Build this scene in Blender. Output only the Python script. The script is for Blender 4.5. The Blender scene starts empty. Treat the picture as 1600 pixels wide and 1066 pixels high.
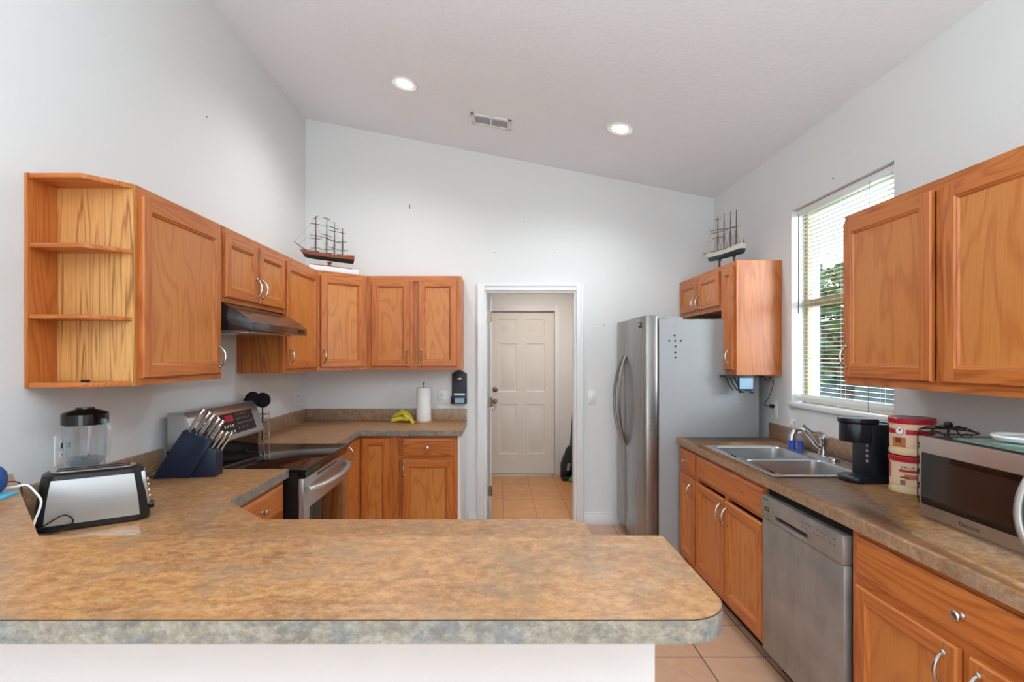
import bpy, bmesh, math, random
from mathutils import Matrix, Vector
random.seed(7)
PI = math.pi
sc = bpy.context.scene
COL = sc.collection

# ------------------------------------------------------------------ camera, world, lights, exposure
F, PX, PY, CH = 838.0, 778.0, 556.0, 1.48
cam = bpy.data.cameras.new('camera')
cam.sensor_width = 36.0
cam.lens = F / 1600 * 36.0
cam.shift_x = (800 - PX) / 1600
cam.shift_y = (PY - 533) / 1600
cam.clip_start = 0.05
cam_o = bpy.data.objects.new('camera', cam); COL.objects.link(cam_o)
cam_o.location = (0, 0, CH); cam_o.rotation_euler = (PI / 2, 0, 0)
sc.camera = cam_o
sc.view_settings.view_transform = 'Standard'
sc.view_settings.look = 'None'
sc.view_settings.gamma = 1.0
sc.view_settings.use_curve_mapping = False
sc.view_settings.exposure = 0.30

world = bpy.data.worlds.new('sky'); sc.world = world; world.use_nodes = True
wn = world.node_tree; wn.nodes.clear()
wo = wn.nodes.new('ShaderNodeOutputWorld'); wb = wn.nodes.new('ShaderNodeBackground')
wg = wn.nodes.new('ShaderNodeTexCoord'); wsx = wn.nodes.new('ShaderNodeSeparateXYZ'); wr = wn.nodes.new('ShaderNodeValToRGB')
wn.links.new(wg.outputs['Generated'], wsx.inputs[0]); wn.links.new(wsx.outputs['Z'], wr.inputs[0])
wr.color_ramp.elements[0].color = (0.84, 0.92, 1.0, 1); wr.color_ramp.elements[1].color = (0.45, 0.66, 1.0, 1)
wn.links.new(wr.outputs[0], wb.inputs[0]); wb.inputs[1].default_value = 3.6
wn.links.new(wb.outputs[0], wo.inputs[0])

def area(name, loc, rot, sx, sy, power, col):
    l = bpy.data.lights.new(name, 'AREA'); l.shape = 'RECTANGLE'; l.size = sx; l.size_y = sy
    l.energy = power; l.color = col
    o = bpy.data.objects.new(name, l); COL.objects.link(o); o.location = loc; o.rotation_euler = rot
    return o
# daylight entering by the big glazed opening behind the camera
area('daylight_rear_opening', (0.1, -3.45, 1.1), (PI / 2, 0, 0), 2.0, 2.0, 3, (0.80, 0.94, 1.0))
area('daylight_beside_porch', (2.75, 2.05, 2.0), Vector((-1.05, 1.35, -.75)).to_track_quat('-Z', 'Y').to_euler(), 0.8, 1.2, 48, (0.84, 0.95, 1.0))
# sun over the garden; the porch roof shades the window
sun = bpy.data.lights.new('sun', 'SUN'); sun.energy = 3.0; sun.angle = 0.02; sun.color = (1.0, 0.96, 0.88)
sun_o = bpy.data.objects.new('sun', sun); COL.objects.link(sun_o); sun_o.rotation_euler = Vector((-.28, -.38, -1)).to_track_quat('-Z', 'Y').to_euler()
# overhead area lamp added unseen behind the camera as general fill
area('added_overhead_fill', (0.1, -1.2, 2.75), (0, 0, 0), 1.6, 1.6, 32, (0.84, 0.96, 1.0))
# unseen uplight added behind the camera, bounces fill off the sloped ceiling
area('added_bounce_uplight', (-0.1, -0.5, 1.75), (PI, 0, 0), 1.4, 0.8, 92, (0.76, 0.93, 1.0))
area('laundry_ceiling_light', (0.45, 5.7, 2.40), (0, 0, 0), 0.4, 0.4, 10, (1.0, 0.90, 0.80))

# ------------------------------------------------------------------ materials
def lin(c):
    r = []
    for v in c[:3]:
        v /= 255.0
        r.append(v / 12.92 if v <= 0.04045 else ((v + 0.055) / 1.055) ** 2.4)
    return (*r, 1.0)

class NT:
    def __init__(s, name):
        s.m = bpy.data.materials.new(name); s.m.use_nodes = True
        s.t = s.m.node_tree; s.p = s.t.nodes['Principled BSDF']
    def n(s, typ, **kw):
        nd = s.t.nodes.new(typ)
        for k, v in kw.items():
            if k in nd.inputs: nd.inputs[k].default_value = v
            else: setattr(nd, k, v)
        return nd
    def l(s, a, b): s.t.links.new(a, b)
    def coords(s, scale=(1, 1, 1), loc=(0, 0, 0), rand=False, rot=(0, 0, 0)):
        tc = s.n('ShaderNodeTexCoord'); mp = s.n('ShaderNodeMapping')
        mp.inputs['Scale'].default_value = scale; mp.inputs['Location'].default_value = loc
        mp.inputs['Rotation'].default_value = rot
        if rand:
            oi = s.n('ShaderNodeObjectInfo'); mul = s.n('ShaderNodeMath', operation='MULTIPLY'); mul.inputs[1].default_value = 37.0
            s.l(oi.outputs['Random'], mul.inputs[0])
            add = s.n('ShaderNodeVectorMath', operation='ADD'); s.l(tc.outputs['Object'], add.inputs[0]); s.l(mul.outputs[0], add.inputs[1])
            s.l(add.outputs[0], mp.inputs[0])
        else:
            s.l(tc.outputs['Object'], mp.inputs[0])
        return mp.outputs[0]
    def noise(s, vec, scale, detail=3, rough=0.5, dist=0):
        nd = s.n('ShaderNodeTexNoise'); s.l(vec, nd.inputs['Vector'])
        nd.inputs['Scale'].default_value = scale; nd.inputs['Detail'].default_value = detail
        nd.inputs['Roughness'].default_value = rough; nd.inputs['Distortion'].default_value = dist
        return nd.outputs['Fac']
    def ramp(s, fac, stops):
        r = s.n('ShaderNodeValToRGB'); s.l(fac, r.inputs[0])
        cr = r.color_ramp
        while len(cr.elements) < len(stops): cr.elements.new(0.5)
        for e, (p, c) in zip(cr.elements, stops): e.position = p; e.color = c
        return r.outputs[0]
    def mix(s, fac, a, b, mode='MIX'):
        m = s.n('ShaderNodeMix', data_type='RGBA', blend_type=mode)
        if isinstance(fac, float): m.inputs[0].default_value = fac
        else: s.l(fac, m.inputs[0])
        for i, v in ((6, a), (7, b)):
            if isinstance(v, tuple): m.inputs[i].default_value = v
            else: s.l(v, m.inputs[i])
        return m.outputs[2]
    def bump(s, h, strength, dist=0.002):
        b = s.n('ShaderNodeBump'); b.inputs['Strength'].default_value = strength; b.inputs['Distance'].default_value = dist
        s.l(h, b.inputs['Height']); s.l(b.outputs[0], s.p.inputs['Normal'])

def plain(name, c, rough=0.5, metal=0.0, var=0.06, emit=0, spec=None, coat=0):
    s = NT(name); v = s.coords()
    f = s.noise(v, 14, 3)
    k = 1 - var
    a = lin(c); b = (a[0] * k, a[1] * k, a[2] * k, 1)
    s.l(s.mix(f, a, b), s.p.inputs['Base Color'])
    s.p.inputs['Roughness'].default_value = rough; s.p.inputs['Metallic'].default_value = metal
    if spec is not None: s.p.inputs['Specular IOR Level'].default_value = spec
    if coat: s.p.inputs['Coat Weight'].default_value = coat; s.p.inputs['Coat Roughness'].default_value = 0.08
    if emit:
        s.p.inputs['Emission Color'].default_value = a; s.p.inputs['Emission Strength'].default_value = emit
    return s.m

def oak(name, vertical=True, strong=False, kind=''):
    s = NT(name)
    sc1 = (6.5, 6.5, 0.62) if vertical else (0.62, 6.5, 6.5)
    sc2 = (240, 240, 6) if vertical else (6, 240, 240)
    sc3 = (60, 60, 1.4) if vertical else (1.4, 60, 60)
    mulv = 34.0
    if strong: sc1 = (15, 15, .85); mulv = 18.0
    if kind == 'panel': sc1 = (4.2, 4.2, 1.1); mulv = 22.0
    v1 = s.coords(sc1, rand=True)
    n1 = s.noise(v1, 1.0, 2.2, 0.42, 0.3)
    mul = s.n('ShaderNodeMath', operation='MULTIPLY'); mul.inputs[1].default_value = mulv
    s.l(n1, mul.inputs[0])
    pp = s.n('ShaderNodeMath', operation='PINGPONG'); pp.inputs[1].default_value = 1.0; s.l(mul.outputs[0], pp.inputs[0])
    fine = s.noise(s.coords(sc2, rand=True), 1.0, 2, 0.6); mid = s.noise(s.coords(sc3, rand=True), 1.0, 3, 0.6)
    hi, lo, dk = lin((205, 121, 54)), lin((178, 91, 34)), lin((134, 62, 20))
    if kind == 'panel': hi, lo, dk = lin((213, 137, 68)), lin((195, 115, 50)), lin((156, 84, 32))
    if strong: hi, lo, dk = lin((222, 166, 98)), lin((196, 132, 68)), lin((128, 74, 32))
    # broken ring lines: ring position disturbed by the streak noise
    ad = s.n('ShaderNodeMath', operation='MULTIPLY_ADD'); ad.inputs[1].default_value = 0.9; s.l(mid, ad.inputs[0]); s.l(pp.outputs[0], ad.inputs[2])
    if strong: rings = s.ramp(ad.outputs[0], [(0.42, dk), (0.62, lo), (0.80, hi), (1.0, hi)])
    elif kind == 'panel': rings = s.ramp(ad.outputs[0], [(0.22, lin((190, 114, 54))), (0.50, lo), (0.9, hi)])
    else: rings = s.ramp(ad.outputs[0], [(0.25, lin((166, 90, 36))), (0.60, lo), (1.0, hi)])
    str_ = s.ramp(fine, [(0.34, dk), (0.58, hi)])
    c = s.mix(0.20 if kind == 'panel' else 0.28, rings, str_)
    big = s.noise(s.coords((1.3, 1.3, 0.6), rand=True), 1.5, 2)
    c = s.mix(s.ramp(big, [(0.35, (0, 0, 0, 1)), (0.65, (0.35, 0.35, 0.35, 1))]), c, lin((190, 102, 44)))
    s.l(c, s.p.inputs['Base Color'])
    s.p.inputs['Roughness'].default_value = 0.38
    s.p.inputs['Coat Weight'].default_value = 0.08; s.p.inputs['Coat Roughness'].default_value = 0.25
    s.bump(fine, 0.05, 0.001)
    return s.m

def laminate(name, cols, rough=0.36, streak=(0.8, 1.1, 1.1)):
    s = NT(name)
    a = s.noise(s.coords(streak), 7.0, 12, 0.72, 0.15); b = s.noise(s.coords(streak), 110, 3, 0.7, 0.0)
    m_ = s.noise(s.coords(streak, loc=(2, 7, 1)), 34, 8, 0.78, 0.1); g = s.noise(s.coords(streak, loc=(5, 3, 1)), 8, 12, 0.78, 0.1)
    base = s.ramp(a, [(0.38, cols[0]), (0.47, cols[1]), (0.54, cols[2]), (0.64, cols[1])])
    sp = s.ramp(m_, [(0.40, cols[3]), (0.49, cols[1]), (0.58, cols[4])])
    c = s.mix(0.50, base, sp)
    gm = s.ramp(g, [(0.49, (0, 0, 0, 1)), (0.58, (0.62, 0.62, 0.62, 1))])
    c = s.mix(gm, c, cols[5])
    sk = s.ramp(b, [(0.35, (0.5, 0.5, 0.5, 1)), (0.44, (0, 0, 0, 1)), (0.58, (0, 0, 0, 1)), (0.65, (0.4, 0.4, 0.4, 1))])
    c = s.mix(sk, c, s.ramp(b, [(0.45, cols[3]), (0.55, cols[4])]))
    s.l(c, s.p.inputs['Base Color']); s.p.inputs['Roughness'].default_value = rough
    s.p.inputs['Specular IOR Level'].default_value = 0.62
    s.bump(b, 0.03, 0.001)
    return s.m

def painted(name, c, scale=55, strength=0.25, rough=0.75, dist=0.004):
    s = NT(name); v = s.coords(); n = s.noise(v, scale, 4, 0.6)
    s.p.inputs['Base Color'].default_value = lin(c); s.p.inputs['Roughness'].default_value = rough
    s.bump(n, strength, dist); return s.m

def tile_mat(name, ca, cb, grout, ox, oy, sz=0.31):
    s = NT(name)
    v = s.coords(loc=(-ox, -oy, 0))
    br = s.n('ShaderNodeTexBrick', offset=0.0, squash=1.0); s.l(v, br.inputs['Vector'])
    br.inputs['Scale'].default_value = 1.0; br.inputs['Brick Width'].default_value = sz; br.inputs['Row Height'].default_value = sz
    br.inputs['Mortar Size'].default_value = 0.0035; br.inputs['Mortar Smooth'].default_value = 0.2
    br.inputs['Color1'].default_value = lin(ca); br.inputs['Color2'].default_value = lin(cb); br.inputs['Mortar'].default_value = lin(grout)
    n = s.noise(s.coords(), 9, 6, 0.65, 0.8)
    mot = s.mix(s.ramp(n, [(0.35, (0, 0, 0, 1)), (0.7, (0.55, 0.55, 0.55, 1))]), br.outputs['Color'], lin(tuple(min(255, q + 22) for q in ca)))
    c = s.mix(br.outputs['Fac'], mot, lin(grout))
    s.l(c, s.p.inputs['Base Color']); s.p.inputs['Roughness'].default_value = 0.35
    inv = s.n('ShaderNodeMath', operation='SUBTRACT'); inv.inputs[0].default_value = 1.0; s.l(br.outputs['Fac'], inv.inputs[1])
    s.bump(inv.outputs[0], 0.4, 0.003); return s.m

def steel(name, c, rough=0.3, stretch=(4, 4, 160), var=0.06, metal=.9):
    s = NT(name); f = s.noise(s.coords(stretch), 1.0, 3, 0.6)
    a = lin(c); b = tuple(q * (1 - var) for q in a[:3]) + (1,)
    s.l(s.mix(f, a, b), s.p.inputs['Base Color']); s.p.inputs['Metallic'].default_value = metal
    r = s.ramp(f, [(0.3, (rough * 0.93,) * 3 + (1,)), (0.7, (rough * 1.07,) * 3 + (1,))]); s.l(r, s.p.inputs['Roughness'])
    return s.m

def smudge(m):
    t = m.node_tree; p = t.nodes['Principled BSDF']; tc = t.nodes.new('ShaderNodeTexCoord'); n = t.nodes.new('ShaderNodeTexNoise'); n.inputs['Scale'].default_value = 7; n.inputs['Detail'].default_value = 6
    t.links.new(tc.outputs['Object'], n.inputs['Vector']); old = p.inputs['Base Color'].links[0].from_socket
    rp = t.nodes.new('ShaderNodeValToRGB'); t.links.new(n.outputs['Fac'], rp.inputs[0]); rp.color_ramp.elements[0].position = .3; rp.color_ramp.elements[1].position = .7; rp.color_ramp.elements[0].color = (.72, .72, .72, 1); rp.color_ramp.elements[1].color = (1, 1, 1, 1)
    mx = t.nodes.new('ShaderNodeMix'); mx.data_type = 'RGBA'; mx.blend_type = 'MULTIPLY'; mx.inputs[0].default_value = 1; t.links.new(old, mx.inputs[6]); t.links.new(rp.outputs[0], mx.inputs[7]); t.links.new(mx.outputs[2], p.inputs['Base Color'])

def clear(name, tint=(0.97, 0.98, 0.98), refl=0.08, edge=(0.80, 0.82, 0.84), edge_amt=0.0):
    m = bpy.data.materials.new(name); m.use_nodes = True; t = m.node_tree; t.nodes.clear()
    o = t.nodes.new('ShaderNodeOutputMaterial'); tr = t.nodes.new('ShaderNodeBsdfTransparent'); gl = t.nodes.new('ShaderNodeBsdfGlossy')
    l0 = t.nodes.new('ShaderNodeLayerWeight'); l0.inputs[0].default_value = .5
    pw = t.nodes.new('ShaderNodeMath'); pw.operation = 'POWER'; pw.inputs[1].default_value = 4.0; t.links.new(l0.outputs['Facing'], pw.inputs[0])
    fr = t.nodes.new('ShaderNodeMath'); fr.operation = 'MULTIPLY_ADD'; fr.inputs[1].default_value = .7; fr.inputs[2].default_value = .04; t.links.new(pw.outputs[0], fr.inputs[0]); mx = t.nodes.new('ShaderNodeMixShader')
    tr.inputs[0].default_value = (*tint, 1); gl.inputs['Roughness'].default_value = 0.03
    t.links.new(fr.outputs[0], mx.inputs[0]); t.links.new(tr.outputs[0], mx.inputs[1]); t.links.new(gl.outputs[0], mx.inputs[2])
    last = mx
    if edge_amt:
        lw = t.nodes.new('ShaderNodeLayerWeight'); lw.inputs[0].default_value = 0.35
        mm = t.nodes.new('ShaderNodeMath'); mm.operation = 'MULTIPLY'; mm.inputs[1].default_value = edge_amt; t.links.new(lw.outputs['Facing'], mm.inputs[0])
        df = t.nodes.new('ShaderNodeBsdfDiffuse'); df.inputs[0].default_value = (*edge, 1)
        m2 = t.nodes.new('ShaderNodeMixShader'); t.links.new(mm.outputs[0], m2.inputs[0]); t.links.new(mx.outputs[0], m2.inputs[1]); t.links.new(df.outputs[0], m2.inputs[2]); last = m2
    t.links.new(last.outputs[0], o.inputs[0]); return m

M = {}
M['oakv'] = oak('oak_vertical_grain'); M['oakh'] = oak('oak_horizontal_grain', False); M['oakp'] = oak('oak_veneer_panel', True, False, 'panel'); M['oaks'] = oak('oak_cathedral_panel', True, True)
M['lam'] = laminate('mottled_tan_laminate', [lin((138, 88, 50)), lin((168, 114, 66)), lin((180, 126, 74)), lin((118, 82, 56)), lin((196, 154, 110)), lin((142, 116, 92))])
M['lamedge'] = laminate('laminate_edge_cool_cast', [lin((108, 98, 84)), lin((134, 126, 112)), lin((146, 134, 114)), lin((84, 90, 96)), lin((172, 168, 156)), lin((108, 116, 124))], 0.4)  # edge strips: counter laminate with the cool light's grey cast put into its colours
M['lambrown'] = laminate('mottled_brown_laminate_edge', [lin((134, 98, 68)), lin((160, 122, 90)), lin((172, 136, 106)), lin((118, 92, 72)), lin((186, 160, 134)), lin((148, 132, 116))], 0.4)
M['seam'] = plain('dark_laminate_seam', (62, 52, 44), 0.6)
M['wall'] = painted('white_wall_paint', (230, 230, 229), 60, 0.18)
M['ceil'] = painted('textured_ceiling_paint', (242, 245, 249), 38, 0.55)
M['white'] = painted('white_trim_paint', (233, 233, 233), 20, 0.05, 0.4)
M['door'] = painted('white_door_paint', (226, 222, 216), 20, 0.04, 0.4)
M['tile'] = tile_mat('peach_ceramic_tile', (205, 162, 132), (196, 150, 120), (92, 76, 66), 1.0, 2.634)
M['tile2'] = tile_mat('orange_ceramic_tile', (196, 138, 84), (188, 128, 76), (150, 100, 62), 0.05, 4.90)
M['steel'] = steel('brushed_stainless', (172, 170, 168), 0.30, (160, 160, 3))
M['steelh'] = steel('brushed_stainless_horizontal', (200, 200, 200), 0.30, (2, 2, 600), .04)
M['sinksteel'] = steel('satin_sink_steel', (214, 216, 218), 0.24, (8, 8, 8), .03, .97)
M['steeld'] = steel('dishwasher_stainless', (182, 180, 176), 0.42, (60, 60, 2.5), 0.16, .6)
smudge(M['steeld'])
M['fridge'] = steel('fridge_stainless', (150, 147, 144), 0.28, (160, 160, 2))
M['fside'] = painted('grey_fridge_enamel', (160, 161, 162), 90, 0.25, 0.45)
M['chrome'] = plain('chrome', (215, 215, 215), 0.12, 1.0, 0.03)
M['nickel'] = plain('satin_nickel', (190, 186, 180), 0.25, 1.0, 0.03)
M['black'] = plain('black_plastic', (18, 19, 22), 0.35)
M['coffee'] = plain('black_plastic_blue_sheen', (17, 23, 34), 0.28)  # black plastic, its bluish specular sheen put into the base colour
M['blackg'] = plain('black_gloss', (10, 10, 12), 0.08, 0, 0.02)
M['glassblk'] = plain('black_oven_glass', (14, 12, 12), 0.05, 0, 0.02, spec=0.6)
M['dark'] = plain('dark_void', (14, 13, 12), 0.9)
M['blackm'] = plain('matt_black_nylon', (12, 12, 13), 0.7, spec=.2)
M['navy'] = plain('navy_knife_block_paint', (19, 31, 56), 0.45, 0, 0.15)
M['hood'] = plain('black_hood_enamel', (24, 24, 27), 0.22, 0, 0.05, coat=0.5)
M['wht'] = plain('white_plastic', (236, 236, 234), 0.4)
M['paper'] = plain('white_paper', (240, 240, 240), 0.9)
M['bulb'] = plain('lit_lamp_lens', (255, 250, 240), 0.4, emit=9)
M['led'] = plain('red_clock_digits', (150, 24, 52), 0.4, emit=0.25)
M['grey'] = plain('grey_marking', (150, 152, 155), 0.5)
M['dgrey'] = plain('dark_grey_marking', (70, 70, 72), 0.5)
M['glass'] = clear('window_glass')
M['jar'] = clear('clear_jar_plastic', (0.93, 0.94, 0.95), edge=(0.62, 0.65, 0.68), edge_amt=0.55)
M['soap'] = clear('clear_bottle_plastic', (0.9, 0.93, 0.96), edge=(0.7, 0.74, 0.8), edge_amt=0.5)
M['blue'] = plain('blue_liquid', (10, 70, 190), 0.2)
M['ball'] = plain('blue_fabric', (36, 74, 140), 0.8, 0, 0.25)
M['cyan'] = plain('cyan_card', (80, 190, 225), 0.5)
M['banana'] = plain('banana_peel', (205, 184, 40), 0.45, 0, 0.25)
M['bantip'] = plain('banana_tip', (100, 92, 40), 0.6)
M['lightwood'] = plain('light_wood', (196, 140, 88), 0.45)
M['slate'] = plain('dark_slate_board', (52, 54, 66), 0.6)
M['cream'] = plain('cream_canister_plastic', (226, 196, 150), 0.4)
M['red'] = plain('red_lid_plastic', (186, 24, 48), 0.35)
M['label'] = plain('cream_label', (236, 200, 168), 0.5)
M['orange'] = plain('orange_label_print', (206, 120, 70), 0.5, 0, 0.3)
M['brownp'] = plain('brown_label_print', (120, 70, 40), 0.5, 0, 0.3)
M['mwwin'] = plain('microwave_window', (44, 32, 28), 0.10, 0, 0.1)
M['mwsteel'] = steel('microwave_stainless', (196, 186, 180), 0.34, (3, 3, 120))
M['greenglass'] = plain('green_glass_board', (120, 150, 138), 0.08, 0, 0.1, spec=0.7)
M['hullred'] = plain('varnished_hull', (150, 72, 40), 0.4, 0, 0.35)
M['hullblack'] = plain('black_hull_paint', (28, 28, 30), 0.4)
M['hullwhite'] = plain('cream_hull_paint', (214, 206, 194), 0.5, 0, 0.15)
M['hullgreen'] = plain('dark_green_hull_paint', (36, 62, 62), 0.5)
M['mast'] = plain('dark_mast_wood', (84, 60, 44), 0.6, 0, 0.3)
M['mast2'] = plain('grey_brown_mast_wood', (112, 92, 76), 0.6, 0, 0.3)
M['thread'] = plain('rigging_thread', (120, 108, 98), 0.9)
M['frame'] = plain('tan_window_frame', (190, 168, 130), 0.5)
M['slat'] = plain('white_blind_slat', (238, 238, 236), 0.45, 0, 0.02)
M['grass'] = plain('lawn_grass', (80, 120, 50), 0.9, 0, 0.4)
M['leaf'] = plain('tree_leaves', (70, 110, 50), 0.8, 0, 0.5)
M['trunk'] = plain('tree_bark', (90, 74, 60), 0.9, 0, 0.4)
M['stucco'] = painted('tan_stucco', (226, 184, 108), 60, 0.4, 0.85)
M['siding'] = painted('dark_fence_paint', (70, 80, 76), 10, 0.2, 0.85)
M['screen'] = plain('pale_blue_screen', (160, 200, 225), 0.2, 0, 0.35)
M['green'] = plain('green_plastic', (40, 140, 80), 0.5)
M['pink'] = plain('pink_cloth', (220, 170, 150), 0.9)
M['hw'] = plain('aged_brass_nickel', (140, 128, 112), 0.3, 1.0)

# ------------------------------------------------------------------ mesh helpers
class B:
    def __init__(s): s.bm = bmesh.new(); s.mats = []
    def mi(s, m):
        if isinstance(m, str): m = M[m]
        if m not in s.mats: s.mats.append(m)
        return s.mats.index(m)
    def add(s, verts, faces, mat, T=None):
        T = T or Matrix.Identity(4); i = s.mi(mat)
        vs = [s.bm.verts.new(T @ Vector(v)) for v in verts]
        for f in faces:
            try: fc = s.bm.faces.new([vs[k] for k in f]); fc.material_index = i
            except ValueError: pass
        return s
    def box(s, a, b, mat, bev=0, T=None, seg=2):
        x0, y0, z0 = [min(p, q) for p, q in zip(a, b)]; x1, y1, z1 = [max(p, q) for p, q in zip(a, b)]
        v = [(x0, y0, z0), (x1, y0, z0), (x1, y1, z0), (x0, y1, z0), (x0, y0, z1), (x1, y0, z1), (x1, y1, z1), (x0, y1, z1)]
        f = [(0, 3, 2, 1), (4, 5, 6, 7), (0, 1, 5, 4), (1, 2, 6, 5), (2, 3, 7, 6), (3, 0, 4, 7)]
        if bev <= 0: return s.add(v, f, mat, T)
        t = bmesh.new(); vs = [t.verts.new(p) for p in v]
        for q in f: t.faces.new([vs[k] for k in q])
        bmesh.ops.bevel(t, geom=list(t.edges), offset=bev, segments=seg, affect='EDGES', profile=0.5)
        t.verts.ensure_lookup_table(); t.verts.index_update()
        s.add([tuple(p.co) for p in t.verts], [[p.index for p in q.verts] for q in t.faces], mat, T); t.free(); return s
    def prism(s, poly, z0, z1, mat, T=None, bev=0):
        n = len(poly); v = [(x, y, z0) for x, y in poly] + [(x, y, z1) for x, y in poly]
        f = [tuple(range(n))[::-1], tuple(range(n, 2 * n))] + [(i, (i + 1) % n, n + (i + 1) % n, n + i) for i in range(n)]
        if bev <= 0: return s.add(v, f, mat, T)
        t = bmesh.new(); vs = [t.verts.new(p) for p in v]
        for q in f: t.faces.new([vs[k] for k in q])
        bmesh.ops.bevel(t, geom=list(t.edges), offset=bev, segments=2, affect='EDGES', profile=0.5)
        t.verts.index_update()
        s.add([tuple(p.co) for p in t.verts], [[p.index for p in q.verts] for q in t.faces], mat, T); t.free(); return s
    def lathe(s, prof, mat, T=None, seg=24, a0=0, a1=2 * PI, ex=1.0, ey=1.0, cap=True):
        full = abs(a1 - a0 - 2 * PI) < 1e-6; k = seg if full else seg + 1
        v = []; f = []
        for r, z in prof:
            for i in range(k):
                a = a0 + (a1 - a0) * i / seg; v.append((r * math.cos(a) * ex, r * math.sin(a) * ey, z))
        for j in range(len(prof) - 1):
            for i in range(seg):
                i2 = (i + 1) % k
                f.append((j * k + i, j * k + i2, (j + 1) * k + i2, (j + 1) * k + i))
        if full and cap:
            if prof[0][0] > 1e-6: f.append(tuple(range(k))[::-1])
            if prof[-1][0] > 1e-6: f.append(tuple((len(prof) - 1) * k + i for i in range(k)))
        return s.add(v, f, mat, T)
    def tube(s, pts, r, mat, seg=8, T=None, flat=1.0):
        pts = [Vector(p) for p in pts]; n = len(pts)
        rs = r if isinstance(r, (list, tuple)) else [r] * n
        v = []; f = []; up = None
        for i, p in enumerate(pts):
            d = (pts[min(i + 1, n - 1)] - pts[max(i - 1, 0)])
            if d.length < 1e-9: d = Vector((0, 0, 1))
            d.normalize()
            if up is None:
                up = Vector((0, 0, 1)) if abs(d.z) < 0.9 else Vector((1, 0, 0))
            side = d.cross(up).normalized(); up = side.cross(d).normalized()
            for k in range(seg):
                a = 2 * PI * k / seg; v.append(tuple(p + (side * math.cos(a) + up * math.sin(a) * flat) * rs[i]))
        for i in range(n - 1):
            for k in range(seg):
                k2 = (k + 1) % seg; f.append((i * seg + k, i * seg + k2, (i + 1) * seg + k2, (i + 1) * seg + k))
        f.append(tuple(range(seg))[::-1]); f.append(tuple((n - 1) * seg + k for k in range(seg)))
        return s.add(v, f, mat, T)
    def build(s, name, parent=None, loc=(0, 0, 0), rot=(0, 0, 0), weld=False):
        bm = s.bm
        if weld: bmesh.ops.remove_doubles(bm, verts=bm.verts, dist=1e-5)
        # drop unused degenerate faces, smooth with sharp edges by angle
        bmesh.ops.recalc_face_normals(bm, faces=bm.faces)
        for f in bm.faces: f.smooth = True
        for e in bm.edges:
            if len(e.link_faces) == 2:
                if e.calc_face_angle(0) > math.radians(32): e.smooth = False
        me = bpy.data.meshes.new(name); bm.to_mesh(me); bm.free()
        for m in s.mats: me.materials.append(m)
        o = bpy.data.objects.new(name, me); COL.objects.link(o)
        o.location = loc; o.rotation_euler = rot
        if parent: o.parent = parent
        return o

def tag(o, label, cat, group=None):
    o['label'] = label; o['category'] = cat
    if group: o['group'] = group
    return o
def thing(name, label, cat, loc=(0, 0, 0), rz=0, group=None):
    o = bpy.data.objects.new(name, None); COL.objects.link(o); o.empty_display_size = 0.1
    o.location = loc; o.rotation_euler = (0, 0, rz); return tag(o, label, cat, group)
def struct(o): o['kind'] = 'structure'; return o
def TR(x=0, y=0, z=0, rx=0, ry=0, rz=0):
    return Matrix.Translation((x, y, z)) @ Matrix.Rotation(rz, 4, 'Z') @ Matrix.Rotation(ry, 4, 'Y') @ Matrix.Rotation(rx, 4, 'X')
def arc(cx, cy, r, a0, a1, n=6):
    return [(cx + r * math.cos(math.radians(a0 + (a1 - a0) * i / n)), cy + r * math.sin(math.radians(a0 + (a1 - a0) * i / n))) for i in range(n + 1)]
def rrect(x0, y0, x1, y1, r, n=5):
    return arc(x1 - r, y1 - r, r, 0, 90, n) + arc(x0 + r, y1 - r, r, 90, 180, n) + arc(x0 + r, y0 + r, r, 180, 270, n) + arc(x1 - r, y0 + r, r, 270, 360, n)
def text_verts(body, size, ext=0.0004):
    cu = bpy.data.curves.new('t', 'FONT'); cu.body = body; cu.size = size; cu.extrude = ext; cu.align_x = 'CENTER'; cu.resolution_u = 2
    o = bpy.data.objects.new('t', cu); COL.objects.link(o)
    dg = bpy.context.evaluated_depsgraph_get(); me = bpy.data.meshes.new_from_object(o.evaluated_get(dg))
    v = [tuple(p.co) for p in me.vertices]; f = [tuple(p.vertices) for p in me.polygons]
    bpy.data.objects.remove(o); bpy.data.curves.remove(cu); bpy.data.meshes.remove(me)
    return v, f

def crom(P_, n=8):
    V = [Vector(p) for p in P_]; out = []
    for i in range(len(V) - 1):
        p0 = V[max(i - 1, 0)]; p1 = V[i]; p2 = V[i + 1]; p3 = V[min(i + 2, len(V) - 1)]
        for k in range(n):
            t = k / n; out.append(.5 * ((2 * p1) + (p2 - p0) * t + (2 * p0 - 5 * p1 + 4 * p2 - p3) * t * t + (3 * p1 - p0 - 3 * p2 + p3) * t ** 3))
    out.append(V[-1]); return out

# ------------------------------------------------------------------ room shell
XL, XR, YB, YF = -1.69, 1.90, 4.71, -3.5
def zc(x): return 3.564 - 0.196 * (x - XL)
WY0, WY1, WZ0, WZ1 = 2.57, 3.47, 1.165, 2.42       # kitchen window
DX0, DX1, DZ = -0.118, 0.686, 2.048                # doorway to the laundry
# floor
b = B(); b.box((XL - .12, YF, -0.05), (XR + .12, YB + .06, 0), 'tile'); struct(b.build('floor'))
b = B(); b.box((-0.75, YB + .06, -0.05), (1.15, 6.75, 0), 'tile2'); struct(b.build('floor'))
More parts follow.
